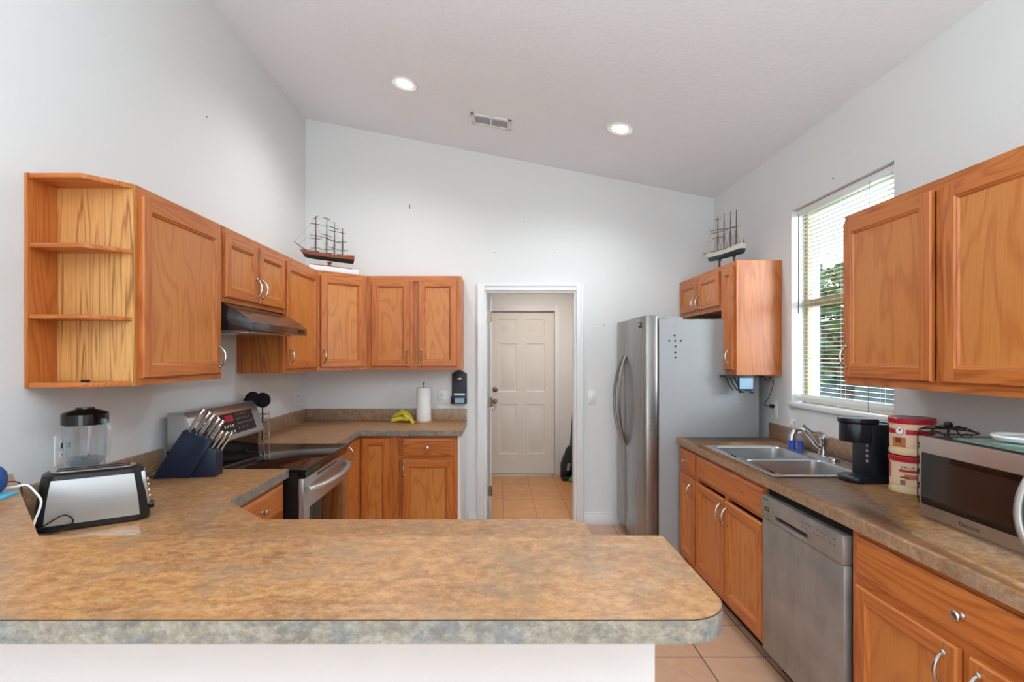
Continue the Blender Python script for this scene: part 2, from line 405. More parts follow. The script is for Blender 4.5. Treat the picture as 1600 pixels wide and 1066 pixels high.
# ceiling
b = B(); b.add([(XL - .12, YF, zc(XL - .12)), (XR + .12, YF, zc(XR + .12)), (XR + .12, YB + .12, zc(XR + .12)), (XL - .12, YB + .12, zc(XL - .12)),
                (XL - .12, YF, zc(XL - .12) + .1), (XR + .12, YF, zc(XR + .12) + .1), (XR + .12, YB + .12, zc(XR + .12) + .1), (XL - .12, YB + .12, zc(XL - .12) + .1)],
               [(0, 1, 2, 3), (4, 5, 6, 7), (0, 1, 5, 4), (1, 2, 6, 5), (2, 3, 7, 6), (3, 0, 4, 7)], 'ceil')
struct(b.build('ceiling'))
b = B(); b.box((-0.75, YB + .12, 2.44), (1.15, 6.75, 2.5), 'wall'); struct(b.build('ceiling'))
# walls
b = B(); b.box((XL - .12, YF, 0), (XL, YB + .12, zc(XL)), 'wall'); struct(b.build('wall_left'))
zr = zc(XR) + .02
b = B(); b.box((XR, YF, 0), (XR + .12, WY0, zr), 'wall'); b.box((XR, WY1, 0), (XR + .12, YB + .12, zr), 'wall')
b.box((XR, WY0, 0), (XR + .12, WY1, WZ0), 'wall'); b.box((XR, WY0, WZ1), (XR + .12, WY1, zr), 'wall'); struct(b.build('wall_right'))
b = B()
def pz(x0, z0, x1, z1a, z1b):
    T = Matrix(((1, 0, 0, 0), (0, 0, -1, YB + .12), (0, 1, 0, 0), (0, 0, 0, 1)))
    b.prism([(x0, z0), (x1, z0), (x1, z1b), (x0, z1a)], 0, .12, 'wall', T)
pz(XL, 0, DX0, zc(XL) + .01, zc(DX0) + .01); pz(DX1, 0, XR, zc(DX1) + .01, zc(XR) + .01); pz(DX0, DZ, DX1, zc(DX0) + .01, zc(DX1) + .01)
struct(b.build('wall_back', weld=False))
# rear wall of the living room with a wide opening
b = B(); b.box((XL, YF - .12, 0), (-1.0, YF, 3.6), 'wall'); b.box((1.2, YF - .12, 0), (XR, YF, 3.6), 'wall'); b.box((-1.0, YF - .12, 2.1), (1.2, YF, 3.6), 'wall'); struct(b.build('wall_rear'))
# laundry walls
b = B(); b.box((-0.75, 6.66, 0), (-0.115, 6.76, 2.44), 'wall'); b.box((0.705, 6.66, 0), (1.15, 6.76, 2.44), 'wall'); b.box((-0.115, 6.66, 2.035), (0.705, 6.76, 2.44), 'wall'); struct(b.build('wall_laundry_back'))
b = B(); b.box((-0.87, YB + .12, 0), (-0.75, 6.76, 2.44), 'wall'); struct(b.build('wall_laundry_left'))
b = B(); b.box((1.02, YB + .12, 0), (1.15, 6.66, 2.44), 'wall'); struct(b.build('wall_laundry_right'))
# doorway casing (kitchen side) and jamb lining
def casing(name, x0, x1, z1, y, w=0.062, th=0.016):
    b = B()
    for sx, xa in ((-1, x0), (1, x1)):
        xo = xa + sx * w
        b.box((xa, y - th, 0), (xo, y, z1 + w), 'white', .003)
        b.box((xa + sx * w * .62, y - th - .006, 0), (xo, y - th + .002, z1 + w), 'white', .003)
        b.box((xa + sx * .004, y - th - .003, 0), (xa + sx * w * .28, y - th + .002, z1 + .018), 'white', .0015)
    b.box((x0, y - th, z1), (x1, y, z1 + w), 'white', .003)
    b.box((x0, y - th - .006, z1 + w * .62), (x1, y - th + .002, z1 + w), 'white', .003)
    b.box((x0, y - th - .003, z1 + .004), (x1, y - th + .002, z1 + w * .28), 'white', .0015)
    return struct(b.build(name))
casing('trim_doorway', DX0, DX1, DZ, YB)
b = B(); b.box((DX0 - .001, YB, 0), (DX0 + .016, YB + .12, DZ), 'white'); b.box((DX1 - .016, YB, 0), (DX1 + .001, YB + .12, DZ), 'white'); b.box((DX0 + .016, YB, DZ - .016), (DX1 - .016, YB + .12, DZ), 'white')
struct(b.build('trim_doorway_jamb'))
casing('trim_laundry_door', -0.115, 0.705, 2.035, 6.66, 0.062)
# baseboards
def basebd(name, x0, x1, y):
    b = B(); b.box((x0, y - .014, 0), (x1, y, .085), 'white', .003); b.box((x0, y - .010, .08), (x1, y, .105), 'white', .004); return struct(b.build(name))
basebd('baseboard_back', DX1 + .066, 1.02, YB); basebd('baseboard_back', -0.262, DX0 - .066, YB)
basebd('baseboard_laundry', 0.775, 1.02, 6.66)

def panel_door(parent, name, w, h, th, mat, six=True):
    """door slab: local x 0..w, z 0..h, front faces -y at y=0"""
    b = B(); b.box((0, 0.006, 0), (w, th - .006, h), mat)
    for yo, s_ in ((0, 1), (th, -1)):
        st = .115; mid = .11; cols_ = [(st, w / 2 - mid / 2), (w / 2 + mid / 2, w - st)]
        rows = [(.24, .24 + .62), (1.02, 1.02 + .60), (1.73, 1.73 + .19)]
        xs = [0, cols_[0][0], cols_[0][1], cols_[1][0], cols_[1][1], w]; zs = [0, rows[0][0], rows[0][1], rows[1][0], rows[1][1], rows[2][0], rows[2][1], h]
        for i in range(5):
            for j in range(7):
                if i in (1, 3) and j in (1, 3, 5):
                    x0, x1, z0, z1 = xs[i], xs[i + 1], zs[j], zs[j + 1]
                    rg = [(0, 0), (.012, .008), (.03, .008), (.05, .002)]
                    v = []; f = []
                    for ins, dy in rg:
                        y = yo + s_ * dy; v += [(x0 + ins, y, z0 + ins), (x1 - ins, y, z0 + ins), (x1 - ins, y, z1 - ins), (x0 + ins, y, z1 - ins)]
                    for k in range(3):
                        for q in range(4): f.append((k * 4 + q, k * 4 + (q + 1) % 4, k * 4 + 4 + (q + 1) % 4, k * 4 + 4 + q))
                    f.append((12, 13, 14, 15)); b.add(v, f, mat)
                else: b.add([(xs[i], yo, zs[j]), (xs[i + 1], yo, zs[j]), (xs[i + 1], yo, zs[j + 1]), (xs[i], yo, zs[j + 1])], [(0, 1, 2, 3)], mat)
    for x in (0, w): b.add([(x, 0, 0), (x, th, 0), (x, th, h), (x, 0, h)], [(0, 1, 2, 3)], mat)
    for z in (0, h): b.add([(0, 0, z), (w, 0, z), (w, th, z), (0, th, z)], [(0, 1, 2, 3)], mat)
    return b.build(name, parent)

d2 = B(); d2.box((-0.113, 6.64, 0.0), (0.703, 6.70, 0.012), 'nickel'); struct(d2.build('trim_threshold'))
dr = panel_door(None, 'door_2', 0.81, 2.0, .04, 'door'); dr.location = (-0.11, 6.685, 0.014); struct(dr)
b = B(); b.box((-0.115, 6.73, 0.01), (0.705, 6.755, 2.035), 'door'); struct(b.build('laundry_door_light_block'))  # unseen sheet added behind the door to keep sky light out of the gap
b = B(); T = TR(0.075, 0, 1.045, rx=PI / 2)
b.lathe([(.03, 0), (.032, .008), (.02, .014), (.012, .018), (.0, .018)], 'hw', T)
b.build('deadbolt', dr)
b = B(); T = TR(0.075, 0, 0.90, rx=PI / 2)
b.lathe([(.03, 0), (.03, .006), (.012, .012), (.012, .03), (.026, .038), (.03, .052), (.022, .064), (0, .066)], 'hw', T)
b.build('doorknob', dr)
# open interior door, hinged on the left jamb, swung into the laundry
op = panel_door(None, 'door_1', 0.76, 2.02, .035, 'white'); op.location = (-0.062, 4.835, 0.01); op.rotation_euler = (0, 0, math.radians(90.5)); struct(op)
# local x -> +y ; front (-y local) faces +x
for z in (0.25, 1.05, 1.82):
    b = B(); b.box((-.002, -.004, z - .045), (0.0005, .03, z + .045), 'hw'); b.tube([(-.004, -.006, z - .045), (-.004, -.006, z + .045)], .006, 'hw'); b.build('hinge', op)
b = B(); b.lathe([(.03, 0), (.03, .006), (.011, .012), (.011, .035), (.0, .036)], 'nickel', TR(.70, 0, .93, rx=PI / 2)); b.tube([(.70, -.03, .93), (.68, -.045, .93), (.60, -.045, .93)], .008, 'nickel'); b.build('door_handle', op)

# window
b = B()
fx0, fx1 = XR + .085, XR + .118
b.box((fx0, WY0, WZ0), (fx1, WY0 + .035, WZ1), 'frame'); b.box((fx0, WY1 - .035, WZ0), (fx1, WY1, WZ1), 'frame')
b.box((fx0, WY0, WZ1 - .035), (fx1, WY1, WZ1), 'frame'); b.box((fx0, WY0, WZ0), (fx1, WY1, WZ0 + .04), 'frame')
b.box((fx0 - .006, WY0, 1.79), (fx1, WY1, 1.835), 'frame')
win = struct(b.build('window_1'))
b = B(); b.box((fx0 + .012, WY0 + .035, WZ0 + .04), (fx0 + .016, WY1 - .035, 1.79), 'glass'); b.box((fx0 + .012, WY0 + .035, 1.835), (fx0 + .016, WY1 - .035, WZ1 - .035), 'glass'); b.build('pane', win)
# white recess lining and sill
b = B(); b.box((XR - .001, WY1 - .002, WZ0), (fx0, WY1 + .001, WZ1), 'white'); b.box((XR - .001, WY0 - .001, WZ0), (fx0, WY0 + .002, WZ1), 'white'); b.box((XR - .001, WY0, WZ1 - .002), (fx0, WY1, WZ1 + .001), 'white')
struct(b.build('trim_window_recess'))
b = B(); b.box((XR - .018, WY0 - .02, WZ0 - .012), (fx0, WY1 + .02, WZ0 + .012), 'white', .004); struct(b.build('trim_window_sill'))
# blinds
bl = thing('venetian_blind', 'white horizontal slat venetian blind hanging in the kitchen window recess', 'blind', (0, 0, 0))
b = B(); b.box((1.925, WY0 + .012, WZ1 - .045), (1.965, WY1 - .012, WZ1 - .006), 'slat', .003); b.build('head_rail', bl)
b = B(); zt = WZ1 - .065; n = 46; zb = WZ0 + .075
for i in range(n):
    z = zt - (zt - zb) * i / (n - 1); t = math.radians(-3)
    T = TR(1.945, 0, z, ry=t)
    b.add([(-.0125, WY0 + .02, -.0008), (0, WY0 + .02, .0018), (.0125, WY0 + .02, -.0008), (-.0125, WY1 - .02, -.0008), (0, WY1 - .02, .0018), (.0125, WY1 - .02, -.0008)], [(0, 1, 4, 3), (1, 2, 5, 4)], 'slat', T)
b.build('slats', bl)
b = B()
for y in (WY0 + .14, (WY0 + WY1) / 2, WY1 - .14):
    b.tube([(1.932, y, WZ1 - .04), (1.932, y, WZ0 + .05)], .0008, 'slat', 4); b.tube([(1.958, y, WZ1 - .04), (1.958, y, WZ0 + .05)], .0008, 'slat', 4)
b.build('ladder_cord', bl)
b = B(); b.tube([(1.945, WY0 + .016, WZ0 + .048), (1.945, WY1 - .016, WZ0 + .048)], .021, 'slat', 14)
for y in (WY0 + .14, (WY0 + WY1) / 2, WY1 - .14): b.box((1.918, y - .02, WZ0 + .026), (1.926, y + .02, WZ0 + .034), 'slat', .002)
b.build('bottom_rail', bl)
b = B(); b.tube([(1.918, WY1 - .05, WZ1 - .04), (1.916, WY1 - .05, 1.75)], .003, 'dgrey', 6); b.build('tilt_wand', bl)
b = B(); b.tube([(1.918, WY0 + .20, WZ1 - .04), (1.915, WY0 + .20, 1.50), (1.915, WY0 + .205, WZ0 + .02)], .0012, 'dgrey', 5); b.build('lift_cord', bl)

# outside: porch post and beam, lawn, neighbour wall, tree
b = B(); b.box((2.02, -4, -.3), (14, 14, -.15), 'grass'); o = struct(b.build('ground'))
b = B(); b.box((2.55, 4.36, -.2), (2.62, 4.43, 2.74), 'white', .005); tag(b.build('porch_post'), 'white porch post outside the kitchen window', 'post')
b = B(); b.box((2.02, 2.5, 2.74), (2.80, 6.2, 2.88), 'stucco'); tag(b.build('porch_roof'), 'tan porch soffit seen through the top of the blind', 'roof')
b = B(); b.box((7.2, 2.5, -.2), (7.4, 14, 2.25), 'siding'); tag(b.build('garden_fence'), 'grey garden fence seen low through the window blind', 'fence')
tr = thing('tree', 'green leafy tree outside beyond the kitchen window', 'tree', (5.35, 8.3, -.2))
b = B(); b.tube([(0, 0, 0), (.05, .02, 1.2), (0, .1, 2.4)], [.14, .11, .06], 'trunk'); b.build('trunk', tr)
b = B(); rr = random.Random(3)
for i in range(2600):
    a = rr.uniform(0, 2 * PI); u = rr.uniform(-1, 1); r = rr.uniform(.45, 1) * 1.15; q = math.sqrt(1 - u * u)
    c = Vector((r * q * math.cos(a), r * q * math.sin(a), 2.15 + .85 * r * u))
    T = Matrix.Translation(c) @ Matrix.Rotation(rr.uniform(0, 6), 4, 'Z') @ Matrix.Rotation(rr.uniform(0, 6), 4, 'X')
    b.add([(-.09, 0, 0), (0, -.05, .01), (.09, 0, 0), (0, .05, .01)], [(0, 1, 2, 3)], 'leaf', T)
b.build('foliage', tr)

# ------------------------------------------------------------------ cabinets
def ring_front(b, x0, x1, z0, z1, rings, vm, hm, pm, y0=0, flat=None):
    """lofted rectangular rings; flat=index of ring gap built with butt joints"""
    def rect(ins): return (x0 + ins, z0 + ins, x1 - ins, z1 - ins)
    for k in range(len(rings) - 1):
        (i0, ya), (i1, yb) = rings[k], rings[k + 1]
        a = rect(i0); c = rect(i1); ya += y0; yb += y0
        if flat == k:
            b.add([(a[0], ya, a[1]), (c[0], ya, a[1]), (c[0], ya, a[3]), (a[0], ya, a[3])], [(0, 1, 2, 3)], vm)
            b.add([(c[2], ya, a[1]), (a[2], ya, a[1]), (a[2], ya, a[3]), (c[2], ya, a[3])], [(0, 1, 2, 3)], vm)
            b.add([(c[0], ya, a[1]), (c[2], ya, a[1]), (c[2], ya, c[1]), (c[0], ya, c[1])], [(0, 1, 2, 3)], hm)
            b.add([(c[0], ya, c[3]), (c[2], ya, c[3]), (c[2], ya, a[3]), (c[0], ya, a[3])], [(0, 1, 2, 3)], hm)
            continue
        A = [(a[0], ya, a[1]), (a[2], ya, a[1]), (a[2], ya, a[3]), (a[0], ya, a[3])]
        C = [(c[0], yb, c[1]), (c[2], yb, c[1]), (c[2], yb, c[3]), (c[0], yb, c[3])]
        for q in range(4):
            q2 = (q + 1) % 4
            b.add([A[q], A[q2], C[q2], C[q]], [(0, 1, 2, 3)], hm if q in (0, 2) else vm)
    i, y = rings[-1]; c = rect(i); y += y0
    b.add([(c[0], y, c[1]), (c[2], y, c[1]), (c[2], y, c[3]), (c[0], y, c[3])], [(0, 1, 2, 3)], pm)

def pull(parent, x, z, vertical=True, y=-.019, L=.096):
    b = B(); pts = []; rs = []
    for i in range(13):
        t = i / 12; s_ = (t - .5) * L; off = -.004 - .026 * math.sin(PI * t) ** .6
        pts.append((x, y + off, z + s_) if vertical else (x + s_, y + off, z)); rs.append(.0036 + .0022 * math.sin(PI * t))
    b.tube(pts, rs, 'nickel', 8)
    for e in (-1, 1):
        p = (x, y, z + e * L / 2) if vertical else (x + e * L / 2, y, z)
        b.lathe([(.0085, 0), (.009, .004), (.005, .008), (0, .009)], 'nickel', Matrix.Translation(p) @ Matrix.Rotation(PI / 2, 4, 'X'), 12)
    return b.build('handle', parent)
def knob(parent, x, z, y=-.019):
    b = B(); b.lathe([(.009, 0), (.009, .003), (.005, .007), (.0055, .012), (.013, .018), (.0155, .023), (.013, .027), (.006, .0295), (0, .030)], 'nickel', TR(x, y, z, rx=PI / 2), 20)
    return b.build('knob', parent)
def door(parent, x0, x1, z0, z1, hx=None, hz=None, y=0):
    b = B()
    ring_front(b, x0, x1, z0, z1, [(0, 0), (0, -.013), (.005, -.019), (.050, -.019), (.054, -.0145), (.058, -.0135), (.063, -.007)], 'oakv', 'oakh', 'oakp', y, flat=2)
    d = b.build('door', parent)
    if hx is not None: pull(d, hx, hz, True, y - .019)
    return d
def drawer(parent, x0, x1, z0, z1, kn=True, name='drawer', y=0):
    b = B(); ring_front(b, x0, x1, z0, z1, [(0, 0), (0, -.011), (.004, -.014), (.016, -.019)], 'oakh', 'oakh', 'oakh', y)
    d = b.build(name, parent)
    if kn: knob(d, (x0 + x1) / 2, (z0 + z1) / 2, y - .019)
    return d
def body(parent, w, d, z0, z1, stiles=(), rails=(), toe=False, frame=.04):
    """carcass and face frame, front of frame at local y=0"""
    b = B(); zz = z0 + (.10 if toe else 0)
    b.box((0, .019, zz), (w, d, z1), 'oakv')
    b.box((0, 0, zz), (frame, .02, z1), 'oakv'); b.box((w - frame, 0, zz), (w, .02, z1), 'oakv')
    for s_ in stiles: b.box((s_ - .02, 0.0002, zz + .02), (s_ + .02, .02, z1 - .02), 'oakv')
    b.box((frame, 0, z1 - frame), (w - frame, .02, z1), 'oakh'); b.box((frame, 0, zz), (w - frame, .02, zz + frame), 'oakh')
    for r in rails: b.box((frame, 0.0001, r - .018), (w - frame, .02, r + .018), 'oakh')
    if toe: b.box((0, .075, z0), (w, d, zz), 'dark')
    return b.build('body', parent)

ZU0, ZU1 = 1.365, 2.134
L90 = PI / 2
# --- left wall uppers (front of frame at x=-1.385, local x -> +y)
FXL = -1.385
c = thing('wall_cabinet', 'oak single door wall cabinet between the open end shelves and the range hood', 'cabinet', (FXL, 2.054, 0), L90)
body(c, .632, .303, ZU0, ZU1); door(c, .016, .600, 1.392, 2.098, .578, 1.475)
# open end shelf unit
c = thing('open_shelf_unit', 'open oak end shelf unit with angled shelves on the left wall', 'shelf', (0, 0, 0))
poly = [(XL + .002, 1.912), (-1.488, 1.912), (-1.387, 2.052), (XL + .002, 2.052)]
b = B(); b.box((XL + .002, 1.912, ZU0), (XL + .014, 2.040, ZU1), 'oakv'); b.build('side_panel', c)
b = B(); b.box((XL + .014, 2.040, ZU0), (-1.387, 2.052, ZU1), 'oaks'); b.build('back_panel', c)
ip = [(XL + .0145, 1.914), (-1.488, 1.914), (-1.39, 2.0395), (XL + .0145, 2.0395)]
for nm, z0, z1, pl in (('bottom_board', ZU0, ZU0 + .018, 0), ('shelf', 1.612, 1.628, 1), ('shelf', 1.868, 1.884, 1), ('top_board', ZU1 - .018, ZU1, 0)):
    b = B(); b.prism(ip, z0, z1, 'oakh', bev=.002); b.build(nm, c)
b = B(); b.tube([(-.014, 0, 0), (.014, .004, 0)], .0045, 'black'); b.box((-.004, -.006, -.003), (.006, .006, .004), 'black', .001)
tag(b.build('clip', loc=(-1.505, 1.955, ZU0 + .0225)), 'small black clip lying on the bottom board of the open end shelf', 'clip')
# hood cabinet
c = thing('wall_cabinet', 'short two-door oak wall cabinet above the black range hood', 'cabinet', (FXL, 2.690, 0), L90)
body(c, .772, .303, 1.752, ZU1, stiles=(.386,)); door(c, .012, .374, 1.777, 2.098, .348, 1.862); door(c, .396, .762, 1.777, 2.098, .424, 1.862)
# tall cabinet right of hood
c = thing('wall_cabinet', 'tall single door oak wall cabinet right of the range hood', 'cabinet', (FXL, 3.466, 0), L90)
body(c, .632, .303, ZU0, ZU1); door(c, .022, .612, 1.392, 2.098, .055, 1.475)
# corner diagonal cabinet
c = thing('corner_wall_cabinet', 'diagonal corner oak wall cabinet under the red-hulled model ship', 'cabinet', (FXL, 4.10, 0), PI / 4)
b = B(); cp = [(XL + .002, 4.0995), (FXL, 4.0995), (-1.08, 4.405), (-1.08, YB - .002), (XL + .002, YB - .002)]
Ti = (Matrix.Translation((FXL, 4.10, 0)) @ Matrix.Rotation(PI / 4, 4, 'Z')).inverted()
b.prism(cp, ZU0, ZU1, 'oakv', Ti)
W = .431
b.box((0, -.001, ZU0), (.03, .01, ZU1), 'oakv'); b.box((W - .03, -.001, ZU0), (W, .01, ZU1), 'oakv'); b.box((.03, -.001, ZU0), (W - .03, .01, ZU0 + .03), 'oakh'); b.box((.03, -.001, ZU1 - .04), (W - .03, .01, ZU1), 'oakh')
b.build('body', c); door(c, .026, W - .026, 1.390, 2.098, .052, 1.475, y=-.001)
# back wall cabinet
c = thing('wall_cabinet', 'two-door oak wall cabinet on the back wall above the bananas', 'cabinet', (-1.079, 4.405, 0), 0)
body(c, .779, .303, ZU0, ZU1, stiles=(.362,)); door(c, .041, .358, 1.392, 2.098, .332, 1.475); door(c, .428, .742, 1.392, 2.098, .452, 1.475)

# --- right wall uppers (front x=1.595, local x -> -y)
FXR = 1.595; R90 = -PI / 2; RU0, RU1 = 1.350, 2.119
c = thing('wall_cabinet', 'short two-door oak wall cabinet above the refrigerator', 'cabinet', (FXR, YB - .002, 0), R90)
body(c, .888, .303, 1.805, RU1, stiles=(.46,)); door(c, .055, .445, 1.838, 2.085, .415, 1.90); door(c, .475, .870, 1.838, 2.085, .505, 1.90)
c = thing('wall_cabinet', 'narrow oak wall cabinet with pale side panel beside the window', 'cabinet', (FXR, 3.815, 0), R90)
body(c, .230, .303, RU0, RU1, frame=.03); door(c, .030, .205, 1.382, 2.085, .165, 1.475)
c = thing('wall_cabinet', 'large two-door oak wall cabinet right of the window above the microwave', 'cabinet', (FXR, 2.465, 0), R90)
body(c, 1.08, .303, RU0, RU1, stiles=(.535,)); door(c, .012, .508, 1.384, 2.085, .040, 1.475); door(c, .560, 1.056, 1.384, 2.085, 1.026, 1.475)

# --- base cabinets
ZB = .872
c = thing('base_cabinet', 'oak base cabinet with one drawer between peninsula and range', 'cabinet', (-1.068, 2.105, 0), L90)
body(c, .562, .60, 0, ZB, rails=(.695,), toe=True); drawer(c, .035, .525, .712, .850); door(c, .035, .525, .13, .680, .49, .60)
c = thing('corner_base_cabinet', 'oak corner base cabinet with folding door right of the range', 'cabinet', (0, 0, 0))
b = B()
b.prism([(XL + .022, 3.452), (-1.068, 3.452), (-1.068, 4.104), (-.80, 4.104), (-.80, YB - .003), (XL + .022, YB - .003)], .10, ZB, 'oakv')
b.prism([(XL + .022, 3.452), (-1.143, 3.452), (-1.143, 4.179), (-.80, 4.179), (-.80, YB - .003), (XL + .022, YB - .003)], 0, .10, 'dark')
b.build('body', c)
Tm = TR(-1.068, 3.73, 0, rz=L90)
d = door(c, 0, .345, .13, .850, .045, .785); d.location = (-1.068, 3.73, 0); d.rotation_euler = (0, 0, L90)
d = door(c, 0, .222, .13, .850); d.location = (-1.045, 4.104, 0)
c = thing('base_cabinet', 'oak base cabinet with one drawer and door under the paper towels', 'cabinet', (-.798, 4.104, 0), 0)
body(c, .49, .60, 0, ZB, rails=(.698,), toe=True); drawer(c, .068, .457, .712, .848); door(c, .068, .457, .13, .684, .082, .615)
b = B(); b.box((-.3075, 4.100, 0), (-.286, YB - .002, ZB), 'white'); tag(b.build('end_panel'), 'white end panel closing the base cabinets beside the doorway', 'panel')
# peninsula base cabinets (doors face the kitchen)
c = thing('base_cabinet', 'oak peninsula base cabinet under the raised breakfast bar', 'cabinet', (.275, 1.825, 0), PI)
body(c, 1.02, .605, 0, ZB, stiles=(.51,), rails=(.695,), toe=True)
drawer(c, .03, .49, .712, .85); drawer(c, .53, .99, .712, .85); door(c, .03, .49, .13, .68, .46, .60); door(c, .53, .99, .13, .68, .56, .60)
# right run
FBX = 1.270
c = thing('base_cabinet', 'narrow oak base cabinet with drawer beside the refrigerator', 'cabinet', (FBX, 3.718, 0), R90)
body(c, .298, .62, 0, ZB, rails=(.695,), toe=True, frame=.03); drawer(c, .020, .288, .712, .848); door(c, .020, .288, .13, .680, .245, .60)
c = thing('sink_base_cabinet', 'oak sink base cabinet with two doors under the steel sink', 'cabinet', (FBX, 3.4185, 0), R90)
b = B()   # open-topped carcass so that the bowls hang inside
w = .885
b.box((0, .019, .10), (.018, .62, ZB), 'oakv'); b.box((w - .018, .019, .10), (w, .62, ZB), 'oakv'); b.box((.018, .60, .10), (w - .018, .62, ZB), 'oakv'); b.box((.018, .019, .10), (w - .018, .60, .118), 'oakv')
b.box((0, 0, .10), (.03, .019, ZB), 'oakv'); b.box((w - .03, 0, .10), (w, .019, ZB), 'oakv'); b.box((.03, 0, .695), (w - .03, .019, ZB), 'oakh'); b.box((.03, 0, .10), (w - .03, .019, .14), 'oakh'); b.box((.42, 0, .14), (.465, .019, .695), 'oakv')
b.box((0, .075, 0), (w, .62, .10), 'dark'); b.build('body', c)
drawer(c, .020, .872, .712, .848, False, 'false_drawer_front'); door(c, .020, .437, .13, .680, .405, .60); door(c, .455, .872, .13, .680, .487, .60)
c = thing('base_cabinet', 'wide oak base cabinet with long drawer in front of the microwave', 'cabinet', (FBX, 1.918, 0), R90)
body(c, .95, .62, 0, ZB, stiles=(.475,), rails=(.695,), toe=True); drawer(c, .035, .915, .712, .848); door(c, .035, .452, .13, .680, .415, .60); door(c, .490, .915, .13, .680, .525, .60)

# ------------------------------------------------------------------ worktops
def edge_strip(b, pts, z0, z1, mat, out=.0012):
    for (xa, ya), (xb, yb) in zip(pts[:-1], pts[1:]):
        d = Vector((xb - xa, yb - ya)); n = Vector((d.y, -d.x)).normalized() * out
        b.add([(xa, ya, z0), (xb, yb, z0), (xb + n.x, yb + n.y, z0), (xa + n.x, ya + n.y, z0), (xa, ya, z1), (xb, yb, z1), (xb + n.x, yb + n.y, z1), (xa + n.x, ya + n.y, z1)],
              [(0, 1, 2, 3), (4, 5, 6, 7), (0, 1, 5, 4), (1, 2, 6, 5), (2, 3, 7, 6), (3, 0, 4, 7)], mat)
ZT, ZE = .914, .873
corner = arc(.235, 1.793, .06, 90, 0, 6)
penin = [(XL + .002, 1.861), (-1.040, 1.213), (.295, 1.213)] + corner[::-1] + [(-.812, 1.853), (-1.044, 2.085), (-1.044, 2.676), (XL + .002, 2.676)]
t = thing('worktop', 'mottled tan laminate worktop of the peninsula, under toaster and knife block', 'worktop')
b = B(); b.prism(penin, ZE, ZT, 'lam'); b.build('top', t)
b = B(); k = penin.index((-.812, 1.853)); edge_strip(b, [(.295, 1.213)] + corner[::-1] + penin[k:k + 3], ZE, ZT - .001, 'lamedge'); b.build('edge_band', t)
b = B(); b.box((XL + .002, 1.875, ZT), (XL + .022, 2.676, 1.016), 'lambrown', .002); tag(b.build('backsplash'), 'low laminate backsplash on the left wall behind toaster and knife block', 'backsplash')
t = thing('worktop', 'L-shaped brown laminate worktop in the back corner, under bananas', 'worktop')
bk = [(XL + .002, 3.446), (-1.044, 3.446), (-1.044, 4.060), (-.272, 4.060), (-.272, YB - .002), (XL + .002, YB - .002)]
b = B(); b.prism(bk, ZE, ZT, 'lam'); b.build('top', t)
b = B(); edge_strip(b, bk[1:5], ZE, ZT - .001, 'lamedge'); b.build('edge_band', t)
b = B(); b.box((XL + .002, 3.446, ZT), (XL + .022, YB - .002, 1.016), 'lambrown', .002); tag(b.build('backsplash'), 'low laminate backsplash on the left wall between range and back corner', 'backsplash')
b = B(); b.box((XL + .022, YB - .022, ZT), (-.272, YB - .002, 1.016), 'lambrown', .002); tag(b.build('backsplash'), 'low laminate backsplash on the back wall behind the bananas', 'backsplash')
t = thing('worktop', 'long laminate worktop on the right with the sink and microwave', 'worktop')
SX0, SX1, SY0, SY1 = 1.315, 1.765, 2.515, 3.315     # sink cut-out
b = B(); CX = [1.240, SX0, SX1, XR - .002]; CY = [.90, SY0, SY1, 3.722]
for i in range(3):
    for j in range(3):
        if i == 1 and j == 1: continue
        b.box((CX[i], CY[j], ZE), (CX[i + 1], CY[j + 1], ZT), 'lam')
bmesh.ops.remove_doubles(b.bm, verts=b.bm.verts, dist=1e-5); b.build('top', t)
b = B(); edge_strip(b, [(1.240, 3.722), (1.240, .90)], ZE, ZT - .001, 'lambrown'); b.build('edge_band', t)
b = B(); b.box((XR - .022, .90, ZT), (XR - .002, 3.722, 1.016), 'lambrown', .002); tag(b.build('backsplash'), 'low brown laminate backsplash on the right wall behind the sink', 'backsplash')

# raised breakfast bar on its half wall
ZR, ZRE = 1.070, 1.032
barp = [(XL + .002, 1.865), (-1.047, 1.222), (.368, 1.222)] + arc(.368, 1.215, .007, 90, 0, 3)[1:] + arc(.295, .914, .08, 0, -90, 10) + [(-1.213, .834), (XL + .002, 1.311)]
t = thing('breakfast_bar_top', 'raised tan laminate breakfast bar across the foreground with rounded corner', 'worktop')
b = B(); b.prism(barp, ZRE, ZR, 'lam'); b.build('top', t)
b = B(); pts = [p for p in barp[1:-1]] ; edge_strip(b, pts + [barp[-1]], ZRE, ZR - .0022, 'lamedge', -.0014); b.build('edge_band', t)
b = B(); edge_strip(b, pts + [barp[-1]], ZR - .0022, ZR - .0008, 'seam', -.0012); b.build('seam_line', t)
kw = [(XL, 1.848), (-1.050, 1.208), (.316, 1.208), (.316, 1.080), (-1.103, 1.080), (XL, 1.667)]
b = B(); b.prism(kw, 0, ZRE - .001, 'wall'); struct(b.build('wall_peninsula'))

